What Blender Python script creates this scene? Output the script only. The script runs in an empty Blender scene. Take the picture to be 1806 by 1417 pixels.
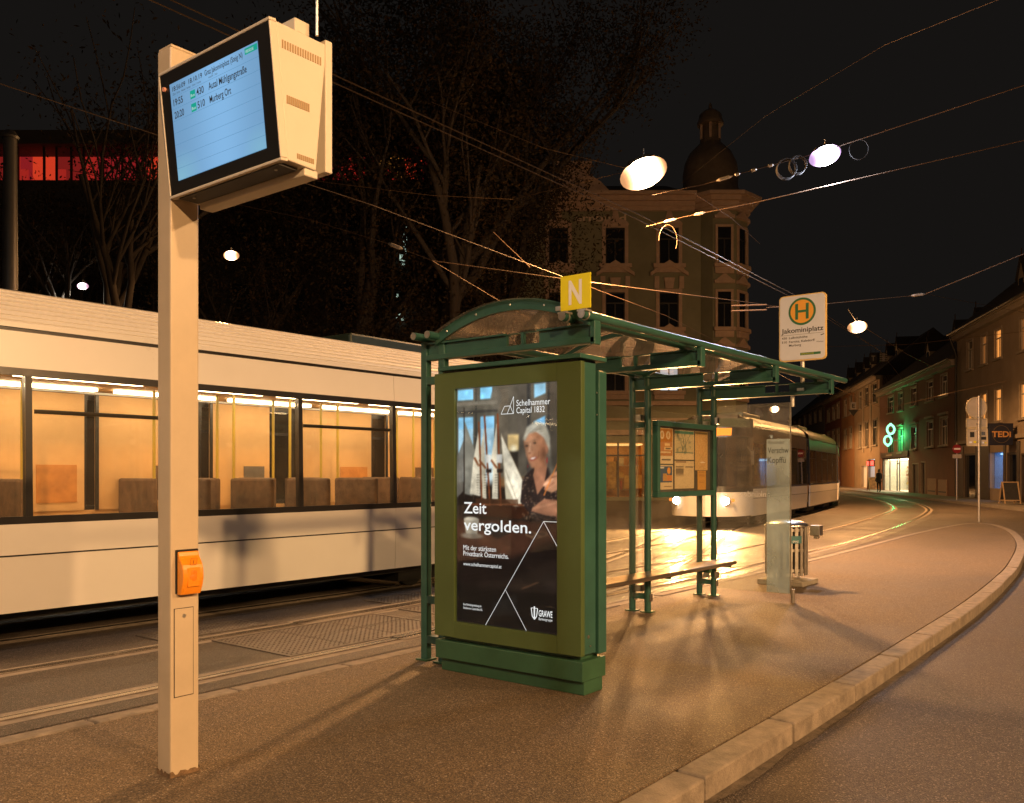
import bpy, bmesh, math, random
import numpy as np
from mathutils import Vector, Matrix
random.seed(7)
rng = np.random.default_rng(7)
SC = bpy.context.scene
COL = SC.collection

# ------------------------------------------------------------------ camera
# street axes: X runs along the tram tracks, Y across them; the platform top is z = 0
FPX, CX, HY, EYE = 1554.0, 903.0, 835.0, 1.5          # focal length and horizon in photo pixels
YAW = math.radians(38.3)
CY, SY = math.cos(YAW), math.sin(YAW)
cam = bpy.data.cameras.new("camera"); camo = bpy.data.objects.new("camera", cam); COL.objects.link(camo)
cam.sensor_width = 36.0; cam.lens = FPX / 1806 * 36.0
cam.shift_y = (HY - 708.5) / 1806; cam.clip_start = 0.05; cam.clip_end = 1500
camo.location = (0, 0, EYE); camo.rotation_euler = (math.pi / 2, 0, YAW - math.pi / 2)
SC.camera = camo

# ------------------------------------------------------------------ night sky
W = bpy.data.worlds.new("World"); SC.world = W; W.use_nodes = True
wn = W.node_tree.nodes; bg = wn["Background"]
bg.inputs[0].default_value = (0.0075, 0.0066, 0.0060, 1); bg.inputs[1].default_value = 1.0

SC.view_settings.view_transform = 'Standard'; SC.view_settings.look = 'None'
SC.view_settings.exposure = 0.0; SC.view_settings.gamma = 1.0; SC.view_settings.use_curve_mapping = False
SC.cycles.use_denoising = True
SC.cycles.max_bounces = 8; SC.cycles.transparent_max_bounces = 24
SC.cycles.diffuse_bounces = 3; SC.cycles.glossy_bounces = 3; SC.cycles.transmission_bounces = 4
SC.cycles.sample_clamp_indirect = 4.0; SC.cycles.caustics_reflective = False; SC.cycles.caustics_refractive = False

# ------------------------------------------------------------------ pixel helpers (direction only; distance is given)
def pxd(x, y, d):
    """photo pixel + depth along the view axis -> point"""
    r = (x - CX) / FPX * d
    return Vector((SY * r + CY * d, -CY * r + SY * d, EYE + (HY - y) / FPX * d))
def pxg(x, y, z=0.0):
    return pxd(x, y, FPX * (EYE - z) / (y - HY))

# ------------------------------------------------------------------ materials
def lin(c):
    return tuple(((v / 255) / 12.92 if v / 255 <= .04045 else ((v / 255 + .055) / 1.055) ** 2.4) for v in c)
MATS = {}
def mat(name, col, rough=.5, metal=0.0, var=.12, scale=6.0, bump=0.0, bscale=60.0, spec=.5, emit=None, estr=0.0, coat=0.0, stretch=None):
    if name in MATS: return MATS[name]
    m = bpy.data.materials.new(name); m.use_nodes = True
    nt = m.node_tree; n = nt.nodes; L = nt.links; b = n["Principled BSDF"]
    b.inputs["Roughness"].default_value = rough; b.inputs["Metallic"].default_value = metal
    b.inputs["Specular IOR Level"].default_value = spec; b.inputs["Coat Weight"].default_value = coat
    tc = n.new("ShaderNodeTexCoord"); vec = tc.outputs["Object"]
    if stretch:
        mp = n.new("ShaderNodeMapping"); mp.inputs["Scale"].default_value = stretch
        L.new(vec, mp.inputs[0]); vec = mp.outputs[0]
    if var > 0:
        t = n.new("ShaderNodeTexNoise"); t.inputs["Scale"].default_value = scale; t.inputs["Detail"].default_value = 5
        t.inputs["Roughness"].default_value = .65; L.new(vec, t.inputs["Vector"])
        r = n.new("ShaderNodeValToRGB"); r.color_ramp.elements[0].position = .3; r.color_ramp.elements[1].position = .7
        r.color_ramp.elements[0].color = (*[max(0, c * (1 - var)) for c in col], 1)
        r.color_ramp.elements[1].color = (*[min(1, c * (1 + var)) for c in col], 1)
        L.new(t.outputs["Fac"], r.inputs[0]); L.new(r.outputs[0], b.inputs["Base Color"])
        mr = n.new("ShaderNodeMapRange"); mr.inputs[3].default_value = max(.02, rough - .08); mr.inputs[4].default_value = min(1, rough + .1)
        L.new(t.outputs["Fac"], mr.inputs[0]); L.new(mr.outputs[0], b.inputs["Roughness"])
    else:
        b.inputs["Base Color"].default_value = (*col, 1)
    if bump > 0:
        t2 = n.new("ShaderNodeTexNoise"); t2.inputs["Scale"].default_value = bscale; t2.inputs["Detail"].default_value = 4
        L.new(vec, t2.inputs["Vector"]); bp = n.new("ShaderNodeBump"); bp.inputs["Strength"].default_value = bump
        bp.inputs["Distance"].default_value = .01; L.new(t2.outputs["Fac"], bp.inputs["Height"]); L.new(bp.outputs[0], b.inputs["Normal"])
    if emit:
        b.inputs["Emission Color"].default_value = (*emit, 1); b.inputs["Emission Strength"].default_value = estr
    MATS[name] = m; return m

def asphalt(name, base, stone, rough=.62, big=.35, wet=0.0):
    m = bpy.data.materials.new(name); m.use_nodes = True
    nt = m.node_tree; n = nt.nodes; L = nt.links; b = n["Principled BSDF"]
    tc = n.new("ShaderNodeTexCoord")
    vo = n.new("ShaderNodeTexVoronoi"); vo.inputs["Scale"].default_value = 150; L.new(tc.outputs["Object"], vo.inputs["Vector"])
    sep = n.new("ShaderNodeSeparateColor"); L.new(vo.outputs["Color"], sep.inputs[0])
    r1 = n.new("ShaderNodeValToRGB"); e = r1.color_ramp.elements
    e[0].position = .25; e[0].color = (*[c * .50 for c in base], 1); e[1].position = .93; e[1].color = (*[c * 1.30 for c in base], 1)
    k = e.new(.985); k.color = (*stone, 1)
    L.new(sep.outputs[0], r1.inputs[0])
    no = n.new("ShaderNodeTexNoise"); no.inputs["Scale"].default_value = .55; no.inputs["Detail"].default_value = 7; no.inputs["Roughness"].default_value = .62
    L.new(tc.outputs["Object"], no.inputs["Vector"])
    r2 = n.new("ShaderNodeValToRGB"); r2.color_ramp.elements[0].position = .3; r2.color_ramp.elements[1].position = .72
    r2.color_ramp.elements[0].color = (1 - big, 1 - big, 1 - big, 1); r2.color_ramp.elements[1].color = (1 + big * .6, 1 + big * .55, 1 + big * .5, 1)
    L.new(no.outputs["Fac"], r2.inputs[0])
    mx = n.new("ShaderNodeMix"); mx.data_type = 'RGBA'; mx.blend_type = 'MULTIPLY'; mx.inputs[0].default_value = 1
    L.new(r1.outputs[0], mx.inputs[6]); L.new(r2.outputs[0], mx.inputs[7])
    # hairline tar seams / cracks
    v2 = n.new("ShaderNodeTexVoronoi"); v2.feature = 'DISTANCE_TO_EDGE'; v2.inputs["Scale"].default_value = .42
    n3 = n.new("ShaderNodeTexNoise"); n3.inputs["Scale"].default_value = 2.2; n3.inputs["Detail"].default_value = 5; L.new(tc.outputs["Object"], n3.inputs["Vector"])
    ad = n.new("ShaderNodeMix"); ad.data_type = 'VECTOR'; ad.inputs[0].default_value = .22
    L.new(tc.outputs["Object"], ad.inputs[4]); L.new(n3.outputs["Color"], ad.inputs[5]); L.new(ad.outputs[1], v2.inputs["Vector"])
    cr = n.new("ShaderNodeValToRGB"); cr.color_ramp.elements[0].position = 0; cr.color_ramp.elements[0].color = (.84, .84, .84, 1)
    cr.color_ramp.elements[1].position = .006; cr.color_ramp.elements[1].color = (1, 1, 1, 1); L.new(v2.outputs["Distance"], cr.inputs[0])
    m2 = n.new("ShaderNodeMix"); m2.data_type = 'RGBA'; m2.blend_type = 'MULTIPLY'; m2.inputs[0].default_value = 1
    L.new(mx.outputs[2], m2.inputs[6]); L.new(cr.outputs[0], m2.inputs[7]); L.new(m2.outputs[2], b.inputs["Base Color"])
    mr = n.new("ShaderNodeMapRange"); mr.inputs[1].default_value = .3; mr.inputs[2].default_value = .7
    mr.inputs[3].default_value = rough - .12 - wet; mr.inputs[4].default_value = rough + .12
    L.new(no.outputs["Fac"], mr.inputs[0]); L.new(mr.outputs[0], b.inputs["Roughness"])
    bp = n.new("ShaderNodeBump"); bp.inputs["Strength"].default_value = .8; bp.inputs["Distance"].default_value = .007
    L.new(vo.outputs["Distance"], bp.inputs["Height"]); L.new(bp.outputs[0], b.inputs["Normal"])
    return m

def glass(name, tint=(.9, .95, .92), refl=.10, dirt=.06, dirtcol=(.5, .48, .44), rough=.02, dscale=9.0, speck=0.0):
    m = bpy.data.materials.new(name); m.use_nodes = True
    nt = m.node_tree; n = nt.nodes; L = nt.links; n.remove(n["Principled BSDF"]); out = n["Material Output"]
    tr = n.new("ShaderNodeBsdfTransparent"); tr.inputs[0].default_value = (*tint, 1)
    gl = n.new("ShaderNodeBsdfGlossy"); gl.inputs["Roughness"].default_value = rough; gl.inputs[0].default_value = (.9, .9, .9, 1)
    lw = n.new("ShaderNodeLayerWeight"); lw.inputs[0].default_value = .5     # facing term, the same from both sides of a pane
    pw = n.new("ShaderNodeMath"); pw.operation = 'POWER'; pw.inputs[1].default_value = 4.0; L.new(lw.outputs["Facing"], pw.inputs[0])
    ma = n.new("ShaderNodeMath"); ma.operation = 'MULTIPLY_ADD'; ma.inputs[1].default_value = .75; ma.inputs[2].default_value = refl * .35; L.new(pw.outputs[0], ma.inputs[0]); ma.use_clamp = True
    m1 = n.new("ShaderNodeMixShader"); L.new(ma.outputs[0], m1.inputs[0]); L.new(tr.outputs[0], m1.inputs[1]); L.new(gl.outputs[0], m1.inputs[2])
    df = n.new("ShaderNodeBsdfDiffuse"); df.inputs[0].default_value = (*dirtcol, 1)
    tl = n.new("ShaderNodeBsdfTranslucent"); tl.inputs[0].default_value = (*dirtcol, 1)
    m3 = n.new("ShaderNodeMixShader"); m3.inputs[0].default_value = .6; L.new(df.outputs[0], m3.inputs[1]); L.new(tl.outputs[0], m3.inputs[2])
    tc = n.new("ShaderNodeTexCoord"); no = n.new("ShaderNodeTexNoise"); no.inputs["Scale"].default_value = dscale; no.inputs["Detail"].default_value = 6
    L.new(tc.outputs["Object"], no.inputs["Vector"])
    mr = n.new("ShaderNodeMapRange"); mr.inputs[1].default_value = .3; mr.inputs[2].default_value = .75; mr.inputs[3].default_value = dirt * .4; mr.inputs[4].default_value = dirt * 1.8
    L.new(no.outputs["Fac"], mr.inputs[0]); fac = mr.outputs[0]
    if speck > 0:
        vo = n.new("ShaderNodeTexVoronoi"); vo.inputs["Scale"].default_value = 70; L.new(tc.outputs["Object"], vo.inputs["Vector"])
        lt = n.new("ShaderNodeMath"); lt.operation = 'LESS_THAN'; lt.inputs[1].default_value = .22; L.new(vo.outputs["Distance"], lt.inputs[0])
        mu = n.new("ShaderNodeMath"); mu.operation = 'MULTIPLY_ADD'; mu.inputs[1].default_value = speck; L.new(lt.outputs[0], mu.inputs[0]); L.new(fac, mu.inputs[2]); fac = mu.outputs[0]
    m2 = n.new("ShaderNodeMixShader"); L.new(fac, m2.inputs[0]); L.new(m1.outputs[0], m2.inputs[1]); L.new(m3.outputs[0], m2.inputs[2])
    L.new(m2.outputs[0], out.inputs[0]); MATS[name] = m; return m

def emis(name, col, s, sample=True):
    if name in MATS: return MATS[name]
    m = bpy.data.materials.new(name); m.use_nodes = True; nt = m.node_tree; n = nt.nodes
    n.remove(n["Principled BSDF"]); e = n.new("ShaderNodeEmission"); e.inputs[0].default_value = (*col, 1); e.inputs[1].default_value = s
    nt.links.new(e.outputs[0], n["Material Output"].inputs[0])
    if not sample: m.cycles.emission_sampling = 'NONE'
    MATS[name] = m; return m

def attr_mat(name, emission=0.0, rough=.6):
    m = bpy.data.materials.new(name); m.use_nodes = True; nt = m.node_tree; n = nt.nodes; b = n["Principled BSDF"]
    a = n.new("ShaderNodeAttribute"); a.attribute_name = "Col"
    if emission > 0:
        b.inputs["Base Color"].default_value = (.01, .01, .01, 1); nt.links.new(a.outputs["Color"], b.inputs["Emission Color"])
        b.inputs["Emission Strength"].default_value = emission; b.inputs["Roughness"].default_value = rough; b.inputs["Specular IOR Level"].default_value = .1; b.inputs["Base Color"].default_value = (.004, .004, .004, 1)
    else:
        nt.links.new(a.outputs["Color"], b.inputs["Base Color"]); b.inputs["Roughness"].default_value = rough
    MATS[name] = m; return m

M_ASPH = asphalt("platform_asphalt", (.175, .124, .076), (.40, .33, .26), .74, .34)
M_ROAD = asphalt("road_asphalt", (.112, .088, .070), (.32, .27, .22), .66, .34, .04)
M_TRACK = asphalt("track_asphalt", (.098, .078, .062), (.28, .24, .20), .55, .35, .08)
M_KERB = mat("kerb_granite", (.225, .185, .145), .75, var=.35, scale=9, bump=.5, bscale=90)
M_JOINT = mat("joint_bitumen", (.045, .040, .036), .8, var=.2)
M_CONC = mat("rail_concrete", (.27, .225, .18), .8, var=.28, scale=10, bump=.4, bscale=60)
M_RAIL = mat("rail_steel", (.62, .56, .50), .24, 1.0, var=.10, scale=3, stretch=(.3, 4, 4))
M_GROOVE = mat("rail_groove", (.035, .03, .027), .7, var=.3)
M_IRON = mat("cast_iron_plate", (.16, .135, .115), .5, .5, var=.3, scale=5)
M_CREAM = mat("cream_powder_coat", (.62, .57, .49), .5, var=.05, scale=2.5)
M_GREEN = mat("green_shelter_paint", (.028, .098, .080), .36, var=.14, scale=4, bump=.04, bscale=25)
M_OLIVELIT = mat("case_green_warm_lit", (.070, .110, .036), .36, var=.10, scale=1.6)  # case green, turned olive on the front by warm light put into the colour
M_DGREEN = mat("dark_green_paint", (.030, .092, .050), .42, var=.16, scale=5)
M_STEEL = mat("brushed_steel", (.60, .58, .55), .32, 1.0, var=.12, scale=8)
M_GALV = mat("galvanised_steel", (.52, .49, .44), .45, .85, var=.18, scale=14)
M_DARK = mat("dark_metal", (.035, .034, .033), .5, .2, var=.2)
M_BLACK = mat("black_plastic", (.012, .012, .013), .28, var=0)
M_RUB = mat("black_rubber", (.02, .02, .02), .7, var=.2)
M_WHITE = mat("white_paint", (.78, .80, .85), .4, var=.04)
M_PRINTBLACK = mat("black_print", (.015, .015, .015), .5, var=0)
M_WIRE = mat("copper_wire", (.11, .075, .05), .5, .5, var=0)
M_GLASS = glass("shelter_glass", (.92, .95, .92), .10, .04, (.55, .50, .43), .03, 5, .10)
M_ROOFGL = glass("shelter_roof_glass", (.62, .60, .55), .12, .16, (.42, .37, .31), .06, 4, .05)
M_PANE = glass("clear_pane", (.93, .94, .93), .10, .02)
M_TRAMGL = glass("tram_window_glass", (.90, .86, .78), .11, .03, (.5, .45, .38), .02, 2)
M_WINDARK = mat("dark_window_pane", (.012, .013, .016), .08, var=0, spec=.8)

# ------------------------------------------------------------------ mesh builder
ROOT = {}
class MB:
    def __init__(s, xf=None): s.v = []; s.f = []; s.xf = xf
    def _a(s, pts):
        i = len(s.v)
        for p in pts: s.v.append(tuple(s.xf(*p)) if s.xf else tuple(p))
        return i
    def box(s, x0, x1, y0, y1, z0, z1):
        i = s._a([(x0, y0, z0), (x1, y0, z0), (x1, y1, z0), (x0, y1, z0), (x0, y0, z1), (x1, y0, z1), (x1, y1, z1), (x0, y1, z1)])
        s.f += [tuple(i + k for k in q) for q in ((0, 3, 2, 1), (4, 5, 6, 7), (0, 1, 5, 4), (1, 2, 6, 5), (2, 3, 7, 6), (3, 0, 4, 7))]; return s
    def hexa(s, P):
        i = s._a(P); s.f += [tuple(i + k for k in q) for q in ((0, 3, 2, 1), (4, 5, 6, 7), (0, 1, 5, 4), (1, 2, 6, 5), (2, 3, 7, 6), (3, 0, 4, 7))]; return s
    def bar(s, p, q, w, h=None, up=(0, 0, 1)):
        h = h or w; p = Vector(p); q = Vector(q); d = (q - p).normalized(); u = Vector(up)
        if abs(d.dot(u)) > .99: u = Vector((1, 0, 0))
        a = d.cross(u).normalized() * w / 2; b = a.cross(d).normalized() * h / 2
        return s.hexa([p - a - b, q - a - b, q + a - b, p + a - b, p - a + b, q - a + b, q + a + b, p + a + b])
    def tube(s, pts, r, n=8, caps=True):
        pts = [Vector(p) for p in pts]; R = r if isinstance(r, (list, tuple)) else [r] * len(pts); base = None; rings = []
        for j, p in enumerate(pts):
            d = (pts[min(j + 1, len(pts) - 1)] - pts[max(j - 1, 0)])
            d = d.normalized() if d.length > 1e-9 else Vector((0, 0, 1))
            if base is None:
                u = Vector((0, 0, 1)) if abs(d.z) < .9 else Vector((1, 0, 0)); base = d.cross(u).normalized()
            a = (base - d * base.dot(d)); a = a.normalized() if a.length > 1e-6 else d.orthogonal().normalized(); base = a; b = d.cross(a)
            rings.append(s._a([p + (a * math.cos(t) + b * math.sin(t)) * R[j] for t in [2 * math.pi * k / n for k in range(n)]]))
        for j in range(len(rings) - 1):
            for k in range(n): s.f.append((rings[j] + k, rings[j] + (k + 1) % n, rings[j + 1] + (k + 1) % n, rings[j + 1] + k))
        if caps:
            s.f.append(tuple(rings[0] + k for k in reversed(range(n)))); s.f.append(tuple(rings[-1] + k for k in range(n)))
        return s
    def cyl(s, p, q, r, n=12): return s.tube([p, q], r, n)
    def lathe(s, prof, cx, cy, n=20, a0=0, a1=2 * math.pi):
        full = abs(a1 - a0 - 2 * math.pi) < 1e-6; m = n if full else n + 1; rings = []
        for r, z in prof: rings.append(s._a([(cx + r * math.cos(a0 + (a1 - a0) * k / n), cy + r * math.sin(a0 + (a1 - a0) * k / n), z) for k in range(m)]))
        for j in range(len(rings) - 1):
            for k in range(n):
                k2 = (k + 1) % m; s.f.append((rings[j] + k, rings[j] + k2, rings[j + 1] + k2, rings[j + 1] + k))
        return s
    def ell(s, c, rx, ry, rz, nu=14, nv=9):
        prof = []; rings = []
        for j in range(nv + 1):
            t = -math.pi / 2 + math.pi * j / nv
            rings.append(s._a([(c[0] + rx * math.cos(t) * math.cos(2 * math.pi * k / nu), c[1] + ry * math.cos(t) * math.sin(2 * math.pi * k / nu), c[2] + rz * math.sin(t)) for k in range(nu)]))
        for j in range(nv):
            for k in range(nu): s.f.append((rings[j] + k, rings[j] + (k + 1) % nu, rings[j + 1] + (k + 1) % nu, rings[j + 1] + k))
        return s
    def prism(s, pts, d):
        """planar polygon (3-D points) extruded by vector d"""
        d = Vector(d); n = len(pts); i = s._a([Vector(p) for p in pts]); j = s._a([Vector(p) + d for p in pts])
        s.f.append(tuple(i + k for k in reversed(range(n)))); s.f.append(tuple(j + k for k in range(n)))
        for k in range(n): s.f.append((i + k, i + (k + 1) % n, j + (k + 1) % n, j + k))
        return s
    def poly(s, pts): i = s._a(pts); s.f.append(tuple(range(i, i + len(pts)))); return s
    def strip(s, A, B):
        i = s._a(A); j = s._a(B)
        for k in range(len(A) - 1): s.f.append((i + k, i + k + 1, j + k + 1, j + k))
        return s
    def torus(s, c, ax, r, t, n=24, m=8):
        ax = Vector(ax).normalized(); a = ax.orthogonal().normalized(); b = ax.cross(a); c = Vector(c)
        pts = [c + (a * math.cos(2 * math.pi * k / n) + b * math.sin(2 * math.pi * k / n)) * r for k in range(n)]
        rings = []
        for k in range(n):
            o = (pts[k] - c).normalized()
            rings.append(s._a([pts[k] + (o * math.cos(2 * math.pi * q / m) + ax * math.sin(2 * math.pi * q / m)) * t for q in range(m)]))
        for k in range(n):
            for q in range(m): s.f.append((rings[k] + q, rings[(k + 1) % n] + q, rings[(k + 1) % n] + (q + 1) % m, rings[k] + (q + 1) % m))
        return s
    def build(s, name, m, parent=None, smooth=False, bevel=0.0, local=False, fix=True):
        me = bpy.data.meshes.new(name); o = bpy.data.objects.new(name, me); COL.objects.link(o)
        vs = s.v
        if parent is not None:
            o.parent = parent; ROOT[o.name] = ROOT[parent.name]
            if not local:
                (lx, ly, lz), rz = ROOT[parent.name]; c, sn = math.cos(-rz), math.sin(-rz)
                vs = [((x - lx) * c - (y - ly) * sn, (x - lx) * sn + (y - ly) * c, z - lz) for x, y, z in vs]
        else: ROOT[o.name] = ((0, 0, 0), 0)
        me.from_pydata(vs, [], s.f)
        if fix:
            bm = bmesh.new(); bm.from_mesh(me); bmesh.ops.recalc_face_normals(bm, faces=bm.faces); bm.to_mesh(me); bm.free()
        me.materials.append(m)
        if smooth:
            for p in me.polygons: p.use_smooth = True
            if smooth == 'auto':
                md = o.modifiers.new("edge", 'EDGE_SPLIT'); md.split_angle = math.radians(40)
        if bevel > 0:
            b = o.modifiers.new("bevel", 'BEVEL'); b.width = bevel; b.segments = 2; b.limit_method = 'ANGLE'; b.angle_limit = math.radians(40)
        return o

def tag(o, label=None, cat=None, group=None, kind=None):
    if label: o["label"] = label
    if cat: o["category"] = cat
    if group: o["group"] = group
    if kind: o["kind"] = kind
    return o
def thing(name, label, cat, loc=(0, 0, 0), rotz=0.0, group=None):
    o = bpy.data.objects.new(name, None); COL.objects.link(o); o.empty_display_size = .2
    o.location = loc; o.rotation_euler = (0, 0, rotz); ROOT[o.name] = (tuple(loc), rotz)
    return tag(o, label, cat, group)
def struct(name, mb, m, **k): return tag(mb.build(name, m, **k), kind="structure")
def light(kind, loc, power, col, parent=None, radius=.15, target=None, spot=None, blend=.6, size=None):
    l = bpy.data.lights.new("lamp_light", kind); l.energy = power; l.color = col
    o = bpy.data.objects.new("lamp_light", l); COL.objects.link(o)
    if kind in ('POINT', 'SPOT'): l.shadow_soft_size = radius
    if kind == 'AREA': l.shape = 'RECTANGLE'; l.size, l.size_y = size
    if spot: l.spot_size = spot; l.spot_blend = blend
    p = Vector(loc)
    if target is not None: o.rotation_euler = (Vector(target) - p).to_track_quat('-Z', 'Y').to_euler()
    if parent is not None:
        (lx, ly, lz), rz = ROOT[parent.name]; c, sn = math.cos(-rz), math.sin(-rz); d = p - Vector((lx, ly, lz))
        p = Vector((d.x * c - d.y * sn, d.x * sn + d.y * c, d.z)); o.parent = parent
        if rz: o.rotation_euler.z -= rz
    o.location = p; return o

# ------------------------------------------------------------------ lettering and flat prints
_TX = {}
def text_geo(body, bold=0.0, spacing=1.0):
    key = (body, bold, spacing)
    if key in _TX: return _TX[key]
    cu = bpy.data.curves.new("t", 'FONT'); cu.body = body; cu.size = 1.0; cu.offset = bold; cu.resolution_u = 3; cu.space_character = spacing
    o = bpy.data.objects.new("t", cu); COL.objects.link(o)
    me = o.evaluated_get(bpy.context.evaluated_depsgraph_get()).to_mesh()
    v = [(p.co.x, p.co.y) for p in me.vertices]; f = [tuple(p.vertices) for p in me.polygons]
    o.evaluated_get(bpy.context.evaluated_depsgraph_get()).to_mesh_clear()
    bpy.data.objects.remove(o); bpy.data.curves.remove(cu); _TX[key] = (v, f); return v, f
def text(body, width, org, xd, yd, m, parent, name="lettering", height=None, bold=0.0, lift=.0015, align='L', spacing=1.0, size=None, mirror=False):
    """lettering fitted to a width (or a size); org is the left (or centre) end of the base line"""
    v, f = text_geo(body, bold, spacing)
    w = max(p[0] for p in v) - min(p[0] for p in v); x0 = min(p[0] for p in v)
    xd = Vector(xd).normalized(); yd = Vector(yd).normalized(); n = xd.cross(yd)
    sx = (width / w) if width else size; sy = (height / .73) if height else (size or sx)
    off = -width / 2 if (align == 'C' and width) else (-w * sx / 2 if align == 'C' else 0)
    mb = MB(); o = Vector(org)
    mb.v = [tuple(o + xd * ((off + (x - x0) * sx) if not mirror else (off + (w - (x - x0)) * sx)) + yd * (y * sy) + n * lift) for x, y in v]; mb.f = list(f)
    return mb.build(name, m, parent, fix=False)
def rect(mb, org, xd, yd, x0, x1, y0, y1, lift=0.0):
    xd = Vector(xd).normalized(); yd = Vector(yd).normalized(); n = xd.cross(yd); o = Vector(org)
    return mb.poly([o + xd * a + yd * b + n * lift for a, b in ((x0, y0), (x1, y0), (x1, y1), (x0, y1))])
def line(mb, org, xd, yd, p, q, w, lift=.001):
    xd = Vector(xd).normalized(); yd = Vector(yd).normalized(); n = xd.cross(yd); o = Vector(org)
    P = o + xd * p[0] + yd * p[1] + n * lift; Q = o + xd * q[0] + yd * q[1] + n * lift; a = (Q - P).normalized().cross(n) * w / 2
    return mb.poly([P - a, Q - a, Q + a, P + a])
def canvas(name, img, org, xv, yv, m, parent):
    """flat print: org = top-left corner, xv to the right edge, yv down to the bottom edge; img rows run downwards"""
    h, w = img.shape[:2]; o, xv, yv = Vector(org), Vector(xv), Vector(yv); mb = MB()
    for j in range(h):
        for i in range(w): mb.v.append(tuple(o + xv * (i / (w - 1)) + yv * (j / (h - 1))))
    for j in range(h - 1):
        for i in range(w - 1):
            a = j * w + i; mb.f.append((a + w, a + w + 1, a + 1, a))
    ob = mb.build(name, m, parent, fix=False)
    at = ob.data.color_attributes.new("Col", 'FLOAT_COLOR', 'POINT')
    c = np.ones((h * w, 4), dtype=np.float32); s = np.clip(img.reshape(-1, 3) / 255.0, 0, 1)
    c[:, :3] = np.where(s <= .04045, s / 12.92, ((s + .055) / 1.055) ** 2.4); at.data.foreach_set("color", c.ravel())
    return ob
class Paint:
    def __init__(s, w, h, col):
        s.w, s.h = w, h; s.im = np.zeros((h, w, 3), dtype=np.float64); s.im[:] = col
        s.X, s.Y = np.meshgrid((np.arange(w) + .5) / w, (np.arange(h) + .5) / h); s.asp = h / w
    def mix(s, a, col): a = np.clip(a, 0, 1)[..., None]; s.im = s.im * (1 - a) + np.array(col, dtype=float) * a
    def rect(s, x0, y0, x1, y1, col, a=1.0, soft=0.004):
        m = np.clip((s.X - x0) / soft + .5, 0, 1) * np.clip((x1 - s.X) / soft + .5, 0, 1) * np.clip((s.Y - y0) / (soft / 1.8) + .5, 0, 1) * np.clip((y1 - s.Y) / (soft / 1.8) + .5, 0, 1)
        s.mix(m * a, col)
    def poly(s, pts, col, a=1.0, soft=.006, shade=None):
        ins = np.zeros_like(s.X, dtype=bool); dist = np.full_like(s.X, 9.0); n = len(pts); X, Y = s.X, s.Y * s.asp
        P = [(p[0], p[1] * s.asp) for p in pts]
        for i in range(n):
            (x0, y0), (x1, y1) = P[i], P[(i + 1) % n]
            c = ((y0 > Y) != (y1 > Y)); ins ^= c & (X < (x1 - x0) * (Y - y0) / (y1 - y0 + 1e-12) + x0)
            t = np.clip(((X - x0) * (x1 - x0) + (Y - y0) * (y1 - y0)) / ((x1 - x0) ** 2 + (y1 - y0) ** 2 + 1e-12), 0, 1)
            dist = np.minimum(dist, np.hypot(X - x0 - t * (x1 - x0), Y - y0 - t * (y1 - y0)))
        sd = np.where(ins, dist, -dist); m = np.clip(sd / soft + .5, 0, 1) * a
        if shade is not None: m = m * np.clip(shade(s.X, s.Y), 0, 1)
        s.mix(m, col)
    def ell(s, cx, cy, rx, ry, col, a=1.0, soft=.25, rot=0.0):
        X = s.X - cx; Y = (s.Y - cy) * s.asp; c, q = math.cos(rot), math.sin(rot)
        d = np.hypot((X * c + Y * q) / rx, (-X * q + Y * c) / (ry * s.asp)); s.mix(np.clip((1 - d) / soft, 0, 1) * a, col)
    def line(s, p, q, w, col, a=1.0):
        X, Y = s.X, s.Y * s.asp; x0, y0, x1, y1 = p[0], p[1] * s.asp, q[0], q[1] * s.asp
        t = np.clip(((X - x0) * (x1 - x0) + (Y - y0) * (y1 - y0)) / ((x1 - x0) ** 2 + (y1 - y0) ** 2 + 1e-12), 0, 1)
        s.mix(np.clip((w / 2 - np.hypot(X - x0 - t * (x1 - x0), Y - y0 - t * (y1 - y0))) / .004 + .5, 0, 1) * a, col)
    def blur(s, k=1):
        for _ in range(k):
            p = np.pad(s.im, ((1, 1), (1, 1), (0, 0)), mode='edge')
            s.im = (p[:-2, 1:-1] + p[2:, 1:-1] + p[1:-1, :-2] + p[1:-1, 2:] + 2 * p[1:-1, 1:-1]) / 6
    def cloud(s, amp, cell):
        g = rng.normal(0, 1, (s.h // cell + 3, s.w // cell + 3)); yy = np.arange(s.h) / cell; xx = np.arange(s.w) / cell
        y0 = yy.astype(int); x0 = xx.astype(int); fy = (yy - y0)[:, None]; fx_ = (xx - x0)[None, :]
        v = g[y0][:, x0] * (1 - fy) * (1 - fx_) + g[y0 + 1][:, x0] * fy * (1 - fx_) + g[y0][:, x0 + 1] * (1 - fy) * fx_ + g[y0 + 1][:, x0 + 1] * fy * fx_
        s.im = np.clip(s.im * (1 + amp * v[..., None]), 0, 255)
    def noise(s, amp, n=6):
        g = rng.normal(0, 1, (s.h, s.w)); s.im = np.clip(s.im * (1 + amp * g[..., None]), 0, 255)
M_SCREEN = attr_mat("lit_screen_print", 1.45, .5)
M_PRINT = attr_mat("paper_print", 0, .55)

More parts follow.
